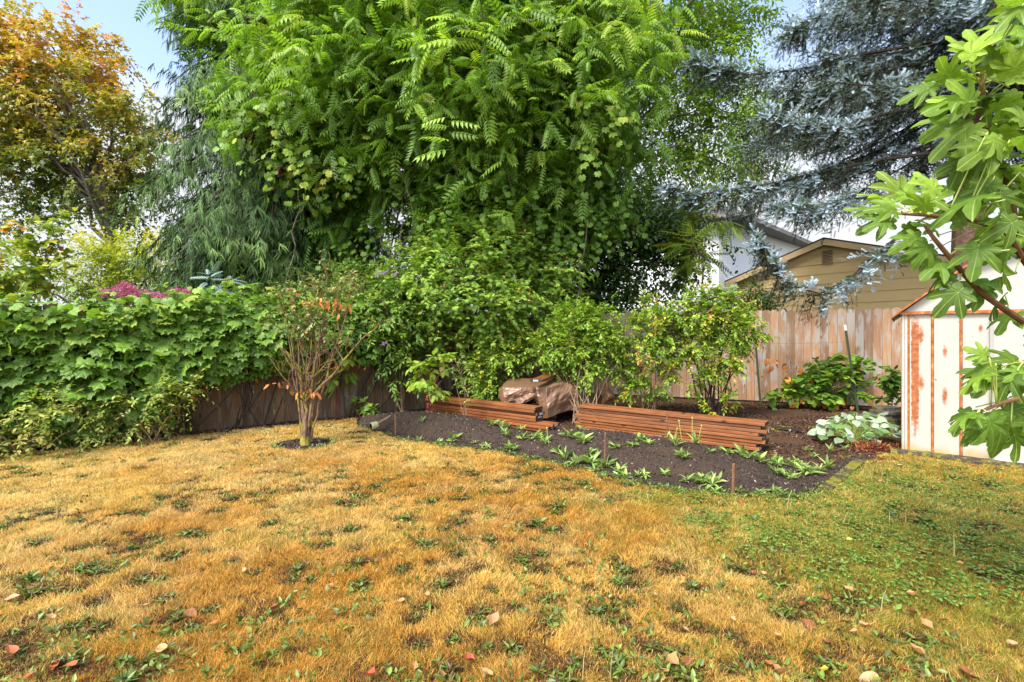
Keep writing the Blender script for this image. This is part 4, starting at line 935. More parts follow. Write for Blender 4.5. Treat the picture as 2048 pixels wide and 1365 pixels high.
# irrigation fitting at the bed corner
CREAM = plain('cream_plastic', (.42, .38, .22), .5, .4)
c = G(742, 853, .09); t = thing('pipe_fitting', 'pale cream pipe end lying on black plastic at the bed corner', 'pipe', c * [1, 1, 0])
g = Geo(); ax = nrm(np.array([.75, .62, .12])); g.tube([c, c + ax * .02, c + ax * .09, c + ax * .10], [.050, .055, .050, .035], 14); g.build('pipe', CREAM, t); g = Geo(); g.tube([c + ax * .08 + [0, 0, .02], c + ax * .2 + [.01, 0, .05], c + ax * .30 + [0, 0, .085]], [.016, .014, .010], 8); g.build('stick', TWIG, t)
g = Geo(); g.tube([c - ax * .004, c + ax * .001], [.040, .040], 14); g.build('pipe_mouth', DARK, t)
g = Geo(); g.box(c + [-.05, -.02, -.075], (1, .1, 0), (-.1, 1, 0), (0, 0, 1), (.26, .13, .02)); g.build('plastic_base', BLK, t)
# stick leaning on the old fence
g = Geo(); a, b = G(342, 876), LF(-.28, .05, .62); g.tube(bez(a, (a + b) / 2 + [.01, 0, .02], b, 7), np.linspace(.022, .014, 7), 6); o = g.build('leaning_stick', barkmat('pale_stick', (.20, .14, .09), (.36, .27, .18)), origin=a); tag(o, 'pale bare stick leaning against the old board fence', 'stick')
g = Geo(); a, b = G(434, 853, .02), A(515, 800, 7.75); g.tube(bez(a, (a + b) / 2 + [.05, 0, .04], b, 9), np.linspace(.03, .018, 9), 6); o = g.build('fallen_branch', BARKG, origin=a); tag(o, 'thick dark branch lying slanted along the foot of the old fence', 'branch')

# ================================================================== PLANTS
def B(px, py, Y, r): return (A(px, py, Y), r)
def near(p, Q):
    return Q[np.argmin(((Q - p) ** 2).sum(1))]
def bush(name, label, cat, base, blobs, ncl, m, L, nl, tmpl, size, mats, bark, nst=7, r0=.014, rc=.28, droop=.25, ang=50, rn=(0, 1), flat=.85, group=None, lo=.35, up=.3, shr=.0025, shfrac=.35, splay=.12, extra=None, nup=.8, stemto=.6, down=.15):
    base = np.asarray(base, float); t = thing(name, label, cat, base, group)
    p, d, r, k = shell(blobs, ncl, lo, 1.0, flat)
    p[:, 2] = np.maximum(p[:, 2], .12)
    P, D = shoots(p, d, r * rc, m, up=up)
    n = len(P); LL = L * R.uniform(.6, 1.25, n)
    Q, E, N, si = along(P, D, LL, nl, droop, ang=ang, nup=nup, down=down)
    cl = np.repeat(R.random(ncl), m)[si]
    rr = clamp01(.5 * cl + .5 * R.random(len(Q)))
    rr = rn[0] + (rn[1] - rn[0]) * rr
    g = Geo(); g.leaves(tmpl, Q, E, N, size * R.uniform(.6, 1.2, len(Q)), rr)
    if extra: extra(g, P, D, LL)
    g.build('foliage', mats, t)
    g = Geo(); C = np.array([b[0] for b in blobs]); br = np.array([b[1] for b in blobs]); pts = []
    for q in range(nst):
        a = base + np.array([R.uniform(-1, 1), R.uniform(-1, 1), 0]) * splay
        kk = R.choice(len(blobs), p=br ** 2 / (br ** 2).sum()); e = C[kk] + rnds(1)[0] * br[kk] * stemto * np.array([1, 1, .7])
        e[2] = max(e[2], base[2] + .15)
        mid = a + (e - a) * .5 + np.array([0, 0, .22 * np.linalg.norm(e - a)]) + rnds(1)[0] * .05
        s = bez(a, mid, e, 10); s[1:-1] += rnds(8) * r0 * .6; g.tube(s, np.linspace(r0 * R.uniform(.7, 1.1), r0 * .3, 10), 6); pts.append(s[3:])
    pts = np.concatenate(pts)
    for q in range(ncl):
        if R.random() < .75:
            a = near(p[q] - [0, 0, .1], pts); g.tube(bez(a, (a + p[q]) / 2 + [0, 0, .04], p[q], 5), np.linspace(r0 * .4, shr, 5), 4)
    for q in np.nonzero(R.random(n) < shfrac)[0]:
        tt = np.array([0, .5, 1.0])[:, None]; g.tube(P[q] + D[q] * LL[q] * tt - [0, 0, 1] * (droop * LL[q] * tt ** 2), [shr, shr * .8, shr * .5], 3, cap=False)
    g.build('stems', bark, t)
    return t

def tree(name, label, cat, base, forks, blobs, ncl, m, L, nl, tmpl, size, mats, bark, r0, nlimb=40, rc=.28, droop=.3, ang=55, colour=None, lo=.5, up=.2, flat=.85, nup=.8, group=None, down=.15, hold=None, spread=.9, jit=.35, shtw=0):
    t = thing(name, label, cat, base, group)
    p, d, r, k = shell(blobs, ncl, lo, 1.0, flat)
    if hold is not None: kk = hold(p); p, d, r = p[kk], d[kk], r[kk]
    P, D = shoots(p, d, r * rc, m, up=up, spread=spread)
    LL = L * R.uniform(.6, 1.25, len(P))
    Q, E, N, si = along(P, D, LL, nl, droop, ang=ang, nup=nup, down=down, jit=jit)
    cl = np.repeat(R.random(len(p)), m)[si]
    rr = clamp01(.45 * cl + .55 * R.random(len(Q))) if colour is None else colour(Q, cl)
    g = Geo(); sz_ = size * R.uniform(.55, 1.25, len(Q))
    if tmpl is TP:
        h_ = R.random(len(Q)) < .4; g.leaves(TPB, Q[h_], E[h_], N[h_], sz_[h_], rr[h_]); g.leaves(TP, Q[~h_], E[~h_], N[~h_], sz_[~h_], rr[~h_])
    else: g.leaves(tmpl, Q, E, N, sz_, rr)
    g.build('crown', mats, t)
    g = Geo(); ends = p[R.choice(len(p), min(nlimb, len(p)), replace=False)]
    limbs(g, base, forks, ends, r0)
    for q in R.choice(len(P), min(shtw, len(P)), replace=False) if shtw else []:
        g.tube(np.stack([P[q] - D[q] * LL[q] * .4, P[q], P[q] + D[q] * LL[q] * .9 - [0, 0, droop * LL[q]]]), [.012, .009, .004], 4, cap=False)
    g.build('trunk', bark, t)
    return t

# ---- far trees
def col_aut(Q, cl):
    h = clamp01((Q[:, 2] - 5.0) / 9.0); edge = clamp01((Q[:, 0] + 24) / 10)
    return clamp01(-.05 + .58 * h + .38 * (cl - .4) + .25 * (R.random(len(Q)) - .5) + .08 * edge)
tree('autumn_maple', 'tall maple turning orange at the top beyond the vine covered fence', 'tree', (-17.6, 22, 0), [(-17.4, 22, 3.5), (-17.8, 22, 6.5), (-18.6, 22, 9.5)],
     [B(140, 190, 22, 2.6), B(30, 180, 22, 2.9), B(240, 255, 21.5, 1.8), B(180, 340, 22, 2.3), B(60, 330, 22, 2.1), B(110, 90, 22.5, 1.9), B(195, 135, 22.5, 1.3), B(-60, 260, 22, 2.7), B(280, 215, 22, 1.2), B(262, 410, 22.5, 1.6), B(50, 430, 21.5, 1.2), B(-10, 100, 22, 2.2), B(300, 330, 22.5, 1.0), B(325, 300, 22, .7)],
     520, 8, .8, 8, T([(0, 0, 0), (.5, .35, .10), (.16, .5, 0), (0, 1, -.15), (-.16, .5, 0), (-.5, .35, .10)], [(0, 1, 2), (0, 2, 3, 4), (0, 4, 5)]), .21, AUTUMN, BARKG, .30, 46, droop=.35, colour=col_aut, lo=.25, down=.35, rc=.19)
tree('yellow_green_tree', 'low feathery yellow green tree behind the pink blossom', 'tree', A(250, 640, 14) * [1, 1, 0], [A(250, 600, 14)],
     [B(270, 535, 14, 1.25), B(190, 545, 14, 1.0), B(340, 555, 13.5, .8), B(140, 560, 14, .9), B(290, 500, 14, .8), B(230, 505, 14.2, .8)],
     170, 8, .55, 9, TD, .11, YELG, BARKD, .12, 20, flat=.6, up=.15, droop=.2, colour=lambda Q, cl: clamp01(.45 * clamp01((Q[:, 2] - 2.3) / 2) + .4 * cl + .25 * R.random(len(Q))))
tree('far_conifer', 'dark narrow conifer with bare grey trunk beyond the spruce', 'tree', (17.1, 36, 0), [(17.1, 36, 8), (17.2, 36, 15)],
     [B(1500, 255, 36, 2.0), B(1475, 330, 35.7, 1.6), B(1535, 215, 36, 1.9), B(1460, 385, 36, 1.3), B(1560, 300, 35.8, 1.5)], 130, 9, 1.1, 7, TN, .33, CEDAR, BARKG, .30, 22, flat=.6, droop=.35, up=0)
tree('garden_conifer', 'dark evergreen shrubby tree peeping out between garage and leafy bush', 'tree', A(1515, 700, 12) * [1, 1, 0], [A(1515, 640, 12)],
     [B(1505, 600, 12, .45), B(1530, 612, 12, .30), B(1480, 590, 12, .35)], 40, 8, .25, 7, TN, .10, DARKL, BARKD, .06, 8)

# ---- weeping conifer
cb = A(560, 660, 12.2) * [1, 1, 0]
t = thing('weeping_conifer', 'huge dark green conifer with drooping feathery sprays behind the fence', 'tree', cb)
def coneR(z): return np.interp(z, [1.0, 2.2, 4.0, 6.0, 8.0, 10.0, 12, 15], [2.0, 2.45, 2.75, 2.65, 2.4, 1.9, 1.4, .1])
g = Geo(); gt = Geo(); gt.tube([cb + [0, 0, z] + rnds(1)[0] * .03 for z in np.linspace(0, 14.5, 14)], np.linspace(.36, .04, 14), 9)
FP, FD, FN, FS, FR = [], [], [], [], []
for q in range(340):
    z = 1.7 + 12.0 * R.random() ** 1.1; a = R.uniform(0, 2 * PI); rr = coneR(z) * R.uniform(.72, 1.08); o = np.array([math.cos(a), math.sin(a), 0])
    s0 = cb + [0, 0, z + .35 * rr]; e = cb + o * rr + [0, 0, z]; q_ = bez(s0, s0 + o * rr * .55 + [0, 0, .22 * rr], e, 9)
    gt.tube(q_, np.linspace(.045, .010, 9), 4); n = 185; lr = R.random()
    tt = R.uniform(.22, 1, n) ** .75; ii = np.clip((tt * 8).astype(int), 0, 7); fr = tt * 8 - ii; Pm = q_[ii] + (q_[ii + 1] - q_[ii]) * fr[:, None]
    side = np.array([-o[1], o[0], 0]); Pm = Pm + side * (R.standard_normal(n) * .30 * (.4 + tt))[:, None] - np.array([0, 0, 1]) * (R.random(n) ** 2 * .45)[:, None] + o * (R.standard_normal(n) * .08)[:, None]
    FP.append(Pm); FD.append(o * .38 + side * (R.standard_normal(n) * .30)[:, None] + np.array([0, 0, -1.0]) + rnds(n) * .16); FN.append(np.tile(o, (n, 1)) + rnds(n) * .45)
    FS.append(R.uniform(.19, .42, n)); FR.append(clamp01(.30 + .55 * (tt - .45) + .45 * (lr - .45) + .34 * (R.random(n) - .5)))
g.leaves(TFR, np.concatenate(FP), np.concatenate(FD), np.concatenate(FN), np.concatenate(FS), np.concatenate(FR)); g.build('crown', CEDAR, t); gt.build('trunk', BARKD, t)

# ---- big pinnate-leaved tree
ailb = A(1010, 640, 11.0) * [1, 1, 0]
ail_blobs = [B(640, 190, 10, 1.6), B(800, 120, 9.6, 1.75), B(950, 190, 9.4, 1.75), B(1100, 150, 9.8, 1.7), B(590, 140, 10.4, .85), B(500, 225, 10.2, .5), B(1160, 270, 10, 1.1), B(1020, 300, 9.9, 1.3), B(860, 310, 10.1, 1.05),
             B(720, 270, 10.1, 1.0), B(800, -40, 10, 2.1), B(1010, -50, 10, 2.1), B(660, 10, 10.2, 1.4), B(1120, 10, 10.2, 1.6), B(400, -10, 10.6, .55), B(440, 50, 10.6, .4), B(1090, 370, 10.4, .9), B(980, 400, 10.4, .7), B(900, 380, 10.3, .6), B(1200, 340, 10.4, .6)]
tree('pinnate_leaved_tree', 'broad bright green tree with long feather shaped leaves in the middle', 'tree', ailb, [ailb + [0.05, 0, 1.8], ailb + [-.2, -.1, 3.4], ailb + [-.5, -.3, 5.2]], ail_blobs,
     1000, 4, .52, 6, TP, .37, AIL, BARKG, .17, 60, rc=.36, droop=.40, ang=58, lo=.30, up=.30, nup=.8, down=.10, jit=.42,
     colour=lambda Q, cl: clamp01(.45 * cl + .35 * R.random(len(Q)) + .18 * clamp01((Q[:, 2] - 4) / 3) + .12 * clamp01((10.5 - Q[:, 1]) / 2) - .08), shtw=420)  # top-lit look put into the colour: lighter leaves high up and in front
tree('pinnate_understorey', 'small pinnate leaved sapling with dark foliage under the big tree', 'tree', A(760, 640, 10.8) * [1, 1, 0], [A(750, 540, 10.7)],
     [B(650, 420, 10.3, .45), B(820, 430, 10.4, .5), B(780, 370, 10.3, .5), B(900, 420, 10.4, .7), B(960, 440, 10.6, .7), B(1060, 440, 10.6, .7), B(1160, 420, 10.8, .7)], 130, 3, .45, 6, TP, .34, AIL, BARKG, .07, 16, colour=lambda Q, cl: .35 * R.random(len(Q)) + .15 * cl)
# grape vine climbing through it
t = thing('climbing_grape_vine', 'yellow green grape vine with dark red bunches hanging from the tree', 'vine', A(560, 640, 9.6) * [1, 1, 0])
g = Geo()
for blobs, ncl, sz, rn in (([B(560, 255, 9.5, .6), B(620, 290, 9.5, .6), B(500, 250, 9.6, .45), B(680, 300, 9.5, .5), B(570, 320, 9.6, .4)], 65, .15, (.45, 1.0)),
                           ([B(1030, 90, 8.7, .35), B(1120, 60, 8.9, .4), B(1040, 130, 8.7, .3), B(1180, 190, 9.0, .45), B(1190, 240, 9.0, .4), B(1165, 280, 9.0, .35), B(1150, 120, 8.9, .35), B(1150, 310, 9.1, .25)], 60, .15, (.45, .95)),
                           ([B(1060, 400, 9.7, .7), B(960, 400, 9.8, .7), B(1220, 400, 10.3, .7), B(1130, 440, 10.1, .7), B(780, 340, 9.9, .5), B(870, 400, 9.9, .5), B(700, 510, 10.2, .4), B(760, 480, 10.2, .4)], 170, .12, (.2, .75))):
    p, d, r, k = shell(blobs, ncl, .2, 1.0, 1.1); P, D = shoots(p, d, r * .3, 3, up=-.35); Q, E, N, si = along(P, D, .5 * np.ones(len(P)), 5, .5, ang=45, down=.5)
    N = N * .6 + np.array([-.2, -.6, .5]); g.leaves(TG, Q, E, N + rnds(len(Q)) * .3, sz * R.uniform(.7, 1.2, len(Q)), R.uniform(*rn, len(Q)))
g.build('foliage', GRAPE, t)
def sph(g, c, r, k=6):
    V = [(0, 0, 1)] + [(math.cos(a) * math.sin(b), math.sin(a) * math.sin(b), math.cos(b)) for b in (PI / 3, 2 * PI / 3) for a in np.arange(k) * 2 * PI / k] + [(0, 0, -1)]
    f = [(0, 1 + i, 1 + (i + 1) % k) for i in range(k)] + [(1 + i, 1 + k + i, 1 + k + (i + 1) % k, 1 + (i + 1) % k) for i in range(k)] + [(1 + k + i, 1 + 2 * k, 1 + k + (i + 1) % k) for i in range(k)]
    g.add(np.array(V) * r + c, np.concatenate([np.array(x) for x in f]), [len(x) for x in f], np.full((len(V), 4), .5))
for px, py in ((490, 270), (535, 240), (548, 275), (520, 225), (560, 335), (505, 262)):
    c = A(px, py, 9.2); g = Geo()
    for q in range(34): h = R.random(); sph(g, c + [R.normal() * .035 * (1 - h * .7), R.normal() * .035 * (1 - h * .7), -.17 * h], .018)
    g.build('grape_bunch', GRAPEF, t, smooth=True)
g = Geo()
for px, py, q1, q2, Y in ((560, 640, 600, 300, 9.7), (1150, 640, 1180, 230, 9.6), (780, 560, 800, 330, 9.9), (1000, 600, 930, 300, 9.7)):
    a, b = A(px, py, Y), A(q1, q2, Y - .2); s = bez(a, (a + b) / 2 + [.25, -.1, .3], b, 14); s[1:-1] += rnds(12) * .04; g.tube(s, np.linspace(.02, .008, 14), 5)
for px, py, q1, q2, Y in ((900, 300, 915, 385, 9.3), (830, 330, 800, 400, 9.4), (985, 300, 930, 430, 9.3), (800, 340, 825, 440, 9.3)):
    a, b = A(px, py, Y), A(q1, q2, Y); s = bez(a, (a + b) / 2 + [.12, 0, 0], b, 8); s[1:-1] += rnds(6) * .02; g.tube(s, np.linspace(.010, .005, 8), 4)
g.build('stems', BARKG, t)

# ---- loose tree right of centre
tree('loose_leaved_tree', 'airy light green tree with sky showing through, left of the spruce', 'tree', A(1110, 640, 14.5) * [1, 1, 0], [A(1125, 470, 14.5), A(1195, 380, 14.5), A(1270, 250, 14.5)],
     [B(1300, 60, 15, 2.1), B(1420, 130, 15, 1.3), B(1330, 250, 15, 1.7), B(1250, 170, 14, 1.4), B(1420, 270, 14.5, 1.05), B(1215, 340, 14, 1.0), B(1330, 385, 14, .95), B(1490, 25, 15, .75), B(1400, 10, 15, 1.6), B(1190, 60, 14.5, 1.4), B(1440, 330, 14.5, .6), B(1290, 420, 13.5, .7), B(1445, 205, 14.5, .9)],
     520, 7, .75, 10, TS, .135, LOOSE, BARKG, .15, 60, rc=.26, droop=.3, lo=.15, up=.1, down=.35, colour=lambda Q, cl: clamp01(.4 * cl + .3 * R.random(len(Q)) + .3 * clamp01((Q[:, 0] - 3.5) / 2.5)), shtw=100)
tree('dark_thicket_tree', 'dense dark green leafy tree in front of the white house', 'tree', A(1180, 660, 12.4) * [1, 1, 0], [A(1190, 600, 12.4), A(1210, 540, 12.4)],
     [B(1180, 560, 12.4, 1.2), B(1290, 540, 12.4, 1.05), B(1080, 500, 12.2, 1.1), B(1385, 500, 12.0, .60), B(1240, 480, 12.3, 1.0), B(1375, 455, 12, .65), B(1100, 600, 12.3, .9), B(1160, 620, 12.2, .9), B(1240, 600, 12.2, .7), B(1310, 460, 12.2, .8), B(1190, 440, 12.4, .8), B(1350, 545, 12.0, .5), B(960, 470, 12.2, 1.0)],
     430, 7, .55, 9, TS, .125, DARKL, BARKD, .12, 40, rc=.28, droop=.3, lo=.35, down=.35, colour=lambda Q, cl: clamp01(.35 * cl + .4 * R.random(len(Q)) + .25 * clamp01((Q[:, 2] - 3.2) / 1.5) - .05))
tree('young_pinnate_tree', 'yellow green pinnate leaved shoot at the corner of the white house', 'tree', A(1400, 650, 11.2) * [1, 1, 0], [A(1405, 560, 11.2), A(1410, 480, 11.2)],
     [B(1425, 440, 11.2, .22), B(1385, 500, 11.2, .3), B(1400, 540, 11.2, .2), B(1375, 470, 11.2, .3)], 9, 3, .3, 4, TP2, .50, LOOSE, BARKG, .03, 8, colour=lambda Q, cl: R.uniform(.6, 1, len(Q)))

# ---- vine maple
def sam(g, P, D, L):
    k = R.random(len(P)) < .20; n = k.sum(); p = P[k] + D[k] * (L[k] * .8)[:, None]
    for q in range(3): g.leaves(TD, p + rnds(n) * .03, rnds(n) * [1, 1, .4], rnds(n) * .4 + [0, -.4, 1], R.uniform(.04, .06, n), R.random(n), mi=1)
bush('vine_maple', 'big rounded maple bush of small lobed leaves with orange seed clusters', 'bush', A(905, 660, 9.35) * [1, 1, 0],
     [B(950, 540, 9.4, 1.0), B(860, 570, 9.2, .8), B(1050, 560, 9.6, .85), B(900, 505, 9.6, .7), B(1010, 480, 9.8, .65), B(825, 620, 9.0, .5), B(930, 640, 8.9, .55), B(1040, 640, 9.4, .55), B(1110, 590, 9.8, .6), B(870, 655, 8.85, .38), B(980, 600, 8.9, .7), B(1110, 520, 10, .6), B(820, 560, 9.2, .5)],
     430, 7, .32, 8, TM, .092, [VMAPLE, SAMARA], BARKD, 9, .03, rc=.30, droop=.25, rn=(.12, 1), lo=.62, extra=sam, up=.1, shfrac=.1, nup=1.0, stemto=.4, down=.3)

# ---- grape hedge on the old fence
t = thing('grape_vine_hedge', 'thick hedge of broad lobed green grape leaves covering the old fence', 'hedge', LF(-.5, .3))
g = Geo()
def zlow(s): return np.interp(s, [-4, -.3, .1, .4, 1.0, 1.6, 2.2, 2.9], [.06, .10, .40, .72, .78, .85, .95, .95])
def ztop(s): return 1.66 + .08 * np.sin(s * 2.1) + np.interp(s, [-4, -2, 0, 1, 2, 2.9], [.05, .0, .05, .12, .20, .30])
n = 5600; s = R.uniform(-3.6, 3.0, n); u_ = R.random(n); zl = zlow(s) + .22 * (vnoise(s, s * 0, .25, 61) - .5); zt = ztop(s)
z = zl + (zt - zl) * u_; bul = .20 + .30 * np.sin(np.clip(u_, 0, 1) * PI) ** .7 * fbm(s, z, .55, 62) * 1.5
off = bul * (1 - .75 * R.random(n) ** 1.3) + .03
P = LF0 + s[:, None] * fu + off[:, None] * fn_ + np.stack([np.zeros(n), np.zeros(n), z], -1)
lim = (s > 1.4); szs = np.where(lim, .125, .175) * R.uniform(.5, 1.2, n)
N = fn_ * .55 + np.array([0, 0, .85]) + rnds(n) * .48; D = np.array([0, 0, -.7]) + fu * (R.standard_normal(n) * .8)[:, None] + fn_ * .65 + rnds(n) * .3
cm = fbm(s, z, .5, 63); g.leaves(TG, P, D, N, szs, clamp01(.15 + .45 * cm + .28 * (R.random(n) - .3) + .22 * (u_ - .4)))
n = 2400; s = R.uniform(-3.6, 3.0, n); off = R.uniform(-.35, .42, n); z = ztop(s) + .10 * R.standard_normal(n) - np.abs(off - .05) * .35 + .16 * (fbm(s, off, .35, 64) - .4)
P = LF0 + s[:, None] * fu + off[:, None] * fn_ + np.stack([np.zeros(n), np.zeros(n), z], -1)
g.leaves(TG, P, fn_ * .8 + rnds(n) * .6 + [0, 0, -.25], rnds(n) * .35 + [0, 0, 1.0] + fn_ * .35, np.where(s > 1.4, .11, .145) * R.uniform(.6, 1.15, n), clamp01(R.uniform(.35, .95, n)))
# rising shoots along the top
for q in range(34):
    s0 = R.uniform(-3.4, 2.9); a = LF(s0, R.uniform(-.1, .3), ztop(s0)); n = 6; tt = np.linspace(0, 1, n); d = np.array([R.normal() * .25, R.normal() * .2, R.uniform(.15, .34)]); Q = a + d * tt[:, None]
    g.leaves(TG, Q, rnds(n) + fn_ * .5, rnds(n) * .5 + [0, -.3, .9], .12 * (1.1 - .6 * tt), R.uniform(.55, 1, n))
g.build('foliage', GRAPE, t)
n = 34; s = R.uniform(-.2, 3.0, n); z = zlow(s) + R.uniform(-.15, .25, n); P = LF0 + s[:, None] * fu + fn_ * .40 + np.stack([np.zeros(n), np.zeros(n), z], -1); g = Geo()
g.leaves(TN, P, rnds(n) * .6 + [0, 0, -1], rnds(n) * .7 + fn_, R.uniform(.06, .12, n), R.random(n) * .6); g.build('dead_leaves', DEADL, t)
g = Geo()
for q in range(26):
    s0 = R.uniform(-3, 2.9); a = LF(s0, .16, 0); b = LF(s0 + R.normal() * .6, .25, R.uniform(.9, 1.6)); p_ = bez(a, (a + b) / 2 + rnds(1)[0] * .15, b, 9); g.tube(p_, np.linspace(.016, .006, 9), 5)
for q in range(9):
    s0 = R.uniform(0, 2.8); a = LF(s0, .1, .9); b = LF(s0 + R.uniform(-.5, .7), .3, .05); p_ = bez(a, (a + b) / 2 + fn_ * .35, b, 9); g.tube(p_, np.linspace(.007, .004, 9), 4)
g.build('stems', BARKD, t)

# ---- shrubs along the old fence and behind it
bl = lambda s, o, z, r: (LF(s, o, z), r)
bush('pale_shrub', 'larger pale yellow green shrub, leftmost before the vine hedge', 'shrub', LF(-1.2, .45), [bl(-1.6, .5, .45, .34), bl(-1.2, .55, .5, .34), bl(-.85, .5, .35, .28), bl(-2.0, .5, .55, .35), bl(-1.3, .6, .2, .25)], 42, 6, .26, 9, TS, .058, PALE, TWIG, 9, .008, rn=(.1, 1), droop=.4)
bush('pale_shrub', 'pale yellow green shrub arching over bare boards of the old fence', 'shrub', LF(-.1, .42), [bl(-.15, .5, .50, .26), bl(.15, .55, .62, .22), bl(-.4, .5, .38, .25), bl(.35, .5, .66, .16), bl(-.1, .5, .2, .2)], 36, 6, .24, 9, TS, .055, PALE, TWIG, 8, .008, rn=(.0, .95), droop=.4)
for px, py, sz, lab in ((408, 845, .5, 'leafy green seedling with red stem at the foot of the old fence'), (520, 835, .3, 'small broad leaved seedling under the vine fringe'), (562, 825, .38, 'yellowish broad leaved seedling just left of the mossy tree'), (725, 832, .36, 'sparse seedling in front of the old boards right of the mossy tree')):
    b = G(px, py + 6); bush('fence_seedling', lab, 'plant', b, [(b + [0, 0, sz * .75], sz * .32), (b + [.05, 0, sz * .45], sz * .3)], 9, 2, .10, 4, TW, .115, POKE if px == 562 else SHRUB, TWIGR, 3, .008, rn=(.25, .9), shfrac=1, splay=.03)
b = G(676, 838); bush('tall_seedling', 'tall seedling with large drooping lime green leaves beside the mossy tree', 'plant', b, [(b + [0, 0, .62], .2), (b + [.02, 0, .95], .16)], 9, 2, .12, 4, TW, .20, POKE, TWIGR, 2, .010, rn=(.1, .7), shfrac=1, splay=.03, down=.7)
bush('butterfly_bush', 'lush green bush with a few purple flower spikes left of the maple bush', 'bush', G(800, 826), [B(760, 600, 8.75, .55), B(720, 640, 8.6, .45), B(790, 650, 8.6, .45), B(700, 590, 8.9, .45), B(770, 690, 8.5, .38), B(820, 700, 8.6, .30), B(730, 570, 9.0, .4), B(690, 680, 8.5, .32), B(800, 750, 8.5, .25)],
     190, 7, .26, 9, TN, .105, SHRUB, TWIG, 9, .016, lo=.5, droop=.35, splay=.10)
t = bpy.data.objects['butterfly_bush']
for px, py in ((750, 557), (766, 552), (784, 556), (764, 694), (724, 655)):
    g = Geo(); c = A(px, py - 4, 8.0); n = 90; h = R.random(n); g.leaves(TD, c + np.stack([h * .09, R.normal(size=n) * .01, h * .05], -1) + rnds(n) * (.016 * (1.1 - h))[:, None], rnds(n), rnds(n), R.uniform(.012, .02, n), R.random(n)); g.build('flower_spike', PURPF, t)
bush('pokeweed', 'upright plant with red stem and large pale green leaves left of the lumber', 'plant', G(856, 845), [B(860, 760, 7.75, .18), B(865, 790, 7.7, .14), B(875, 730, 7.8, .18), B(838, 745, 7.8, .2), B(885, 715, 7.8, .14), B(825, 770, 7.75, .12)], 26, 2, .13, 5, TW, .135, POKE, TWIGR, 4, .011, rn=(.1, .85), shfrac=1, splay=.03, down=.4)
bush('sapling', 'spindly sapling with small pale leaves in front of the stepped lumber', 'sapling', A(932, 862, 7.3) * [1, 1, 0], [B(920, 735, 7.3, .14), B(938, 770, 7.3, .12), B(945, 800, 7.3, .10), B(912, 725, 7.3, .13), B(930, 815, 7.3, .08)], 26, 2, .10, 6, TS, .042, SHRUB, TWIG, 4, .005, rn=(.5, 1), shfrac=1, splay=.03)
bush('dogwood_shrub', 'sparse shrub with red and yellow tinged leaves above the hedge', 'shrub', A(10, 700, 7.3) * [1, 1, 0], [B(30, 530, 7.3, .5), B(70, 560, 7.4, .38), B(20, 470, 7.4, .3), B(100, 520, 7.6, .32), B(-20, 560, 7.3, .5), B(120, 470, 7.8, .3), B(50, 600, 7.3, .35)], 62, 4, .30, 8, TW, .105,
     leafmat('dogwood_leaf', [(0, (.09, .18, .03)), (.55, (.22, .32, .05)), (.8, (.42, .40, .06)), (.92, (.42, .20, .07)), (1, (.45, .09, .08))], .35), TWIGR, 7, .014, lo=.3)
bush('crape_myrtle', 'shrub topped with magenta pink blossom behind the vine hedge', 'shrub', A(290, 690, 9.4) * [1, 1, 0], [B(250, 600, 9.4, .35), B(330, 605, 9.4, .35), B(290, 610, 9.4, .4), B(200, 610, 9.4, .3), B(370, 605, 9.4, .28)], 50, 5, .2, 7, TS, .06, DARKL, TWIG, 6, .012)
t = bpy.data.objects['crape_myrtle']
for px, py, n in ((212, 588, 3), (228, 583, 4), (245, 574, 4), (262, 582, 5), (278, 590, 4), (292, 588, 3), (240, 594, 4), (268, 598, 4), (318, 594, 3), (345, 585, 3), (368, 582, 3), (378, 588, 2), (335, 592, 2), (255, 590, 3)):
    g = Geo()
    for q in range(n):
        c = A(px + R.uniform(-8, 8), py - 2 + R.uniform(-5, 5), 9.0); m = 80; g.leaves(TD, c + rnds(m) * [.045, .05, .028], rnds(m), rnds(m) * .6 + [0, -.5, .7], R.uniform(.018, .03, m), R.random(m))
    g.build('blossom_cluster', PINKF, t)
bush('blue_green_sapling', 'blue green feather leaved sapling poking up before the conifer', 'sapling', A(445, 680, 8.6) * [1, 1, 0], [B(445, 575, 8.6, .16), B(430, 560, 8.6, .12), B(465, 585, 8.6, .14)], 8, 2, .12, 3, TP2, .26, SUMAC, TWIG, 3, .008, rn=(.3, 1))
bush('low_conifer_shrub', 'dark grey green shrub between vine hedge and weeping conifer', 'shrub', A(520, 680, 9.6) * [1, 1, 0], [B(490, 600, 9.6, .4), B(560, 590, 9.6, .45), B(620, 575, 9.8, .4), B(430, 605, 9.6, .3)], 60, 6, .25, 8, TN, .08, DARKL, TWIG, 6, .014, rn=(.2, .8))

# ---- small mossy tree
sb = G(610, 892); t = thing('mossy_small_tree', 'small vase shaped tree with mossy limbs and thin leaves in a soil ring', 'tree', sb)
g = Geo(); tips = []
def sbranch(a, e, r0_, r1_, bend=.06, lvl=0):
    n = 9; mid = (a + e) / 2 + rnds(1)[0] * bend; s = bez(a, mid, e, n); s[1:-1] += rnds(n - 2) * r0_ * .25
    g.tube(s, np.linspace(r0_, r1_, n) * R.uniform(.9, 1.1, n), 7 if r0_ > .015 else 5)
    if lvl < 2:
        for q in range(5 if lvl == 0 else 4):
            i = R.integers(4, n); d = nrm(nrm(e - a) * .8 + rnds(1)[0] * .42 + [0, 0, .30]); L = np.linalg.norm(e - a) * R.uniform(.28, .5); sbranch(s[i], s[i] + d * L, r0_ * .42, max(.0022, r1_ * .4), .03, lvl + 1)
    tips.append(s[-3:])
tk = sb + [.01, 0, .12]
g.tube([sb - [0, 0, .02], sb + [0, 0, .05], tk], [.075, .060, .045], 9)
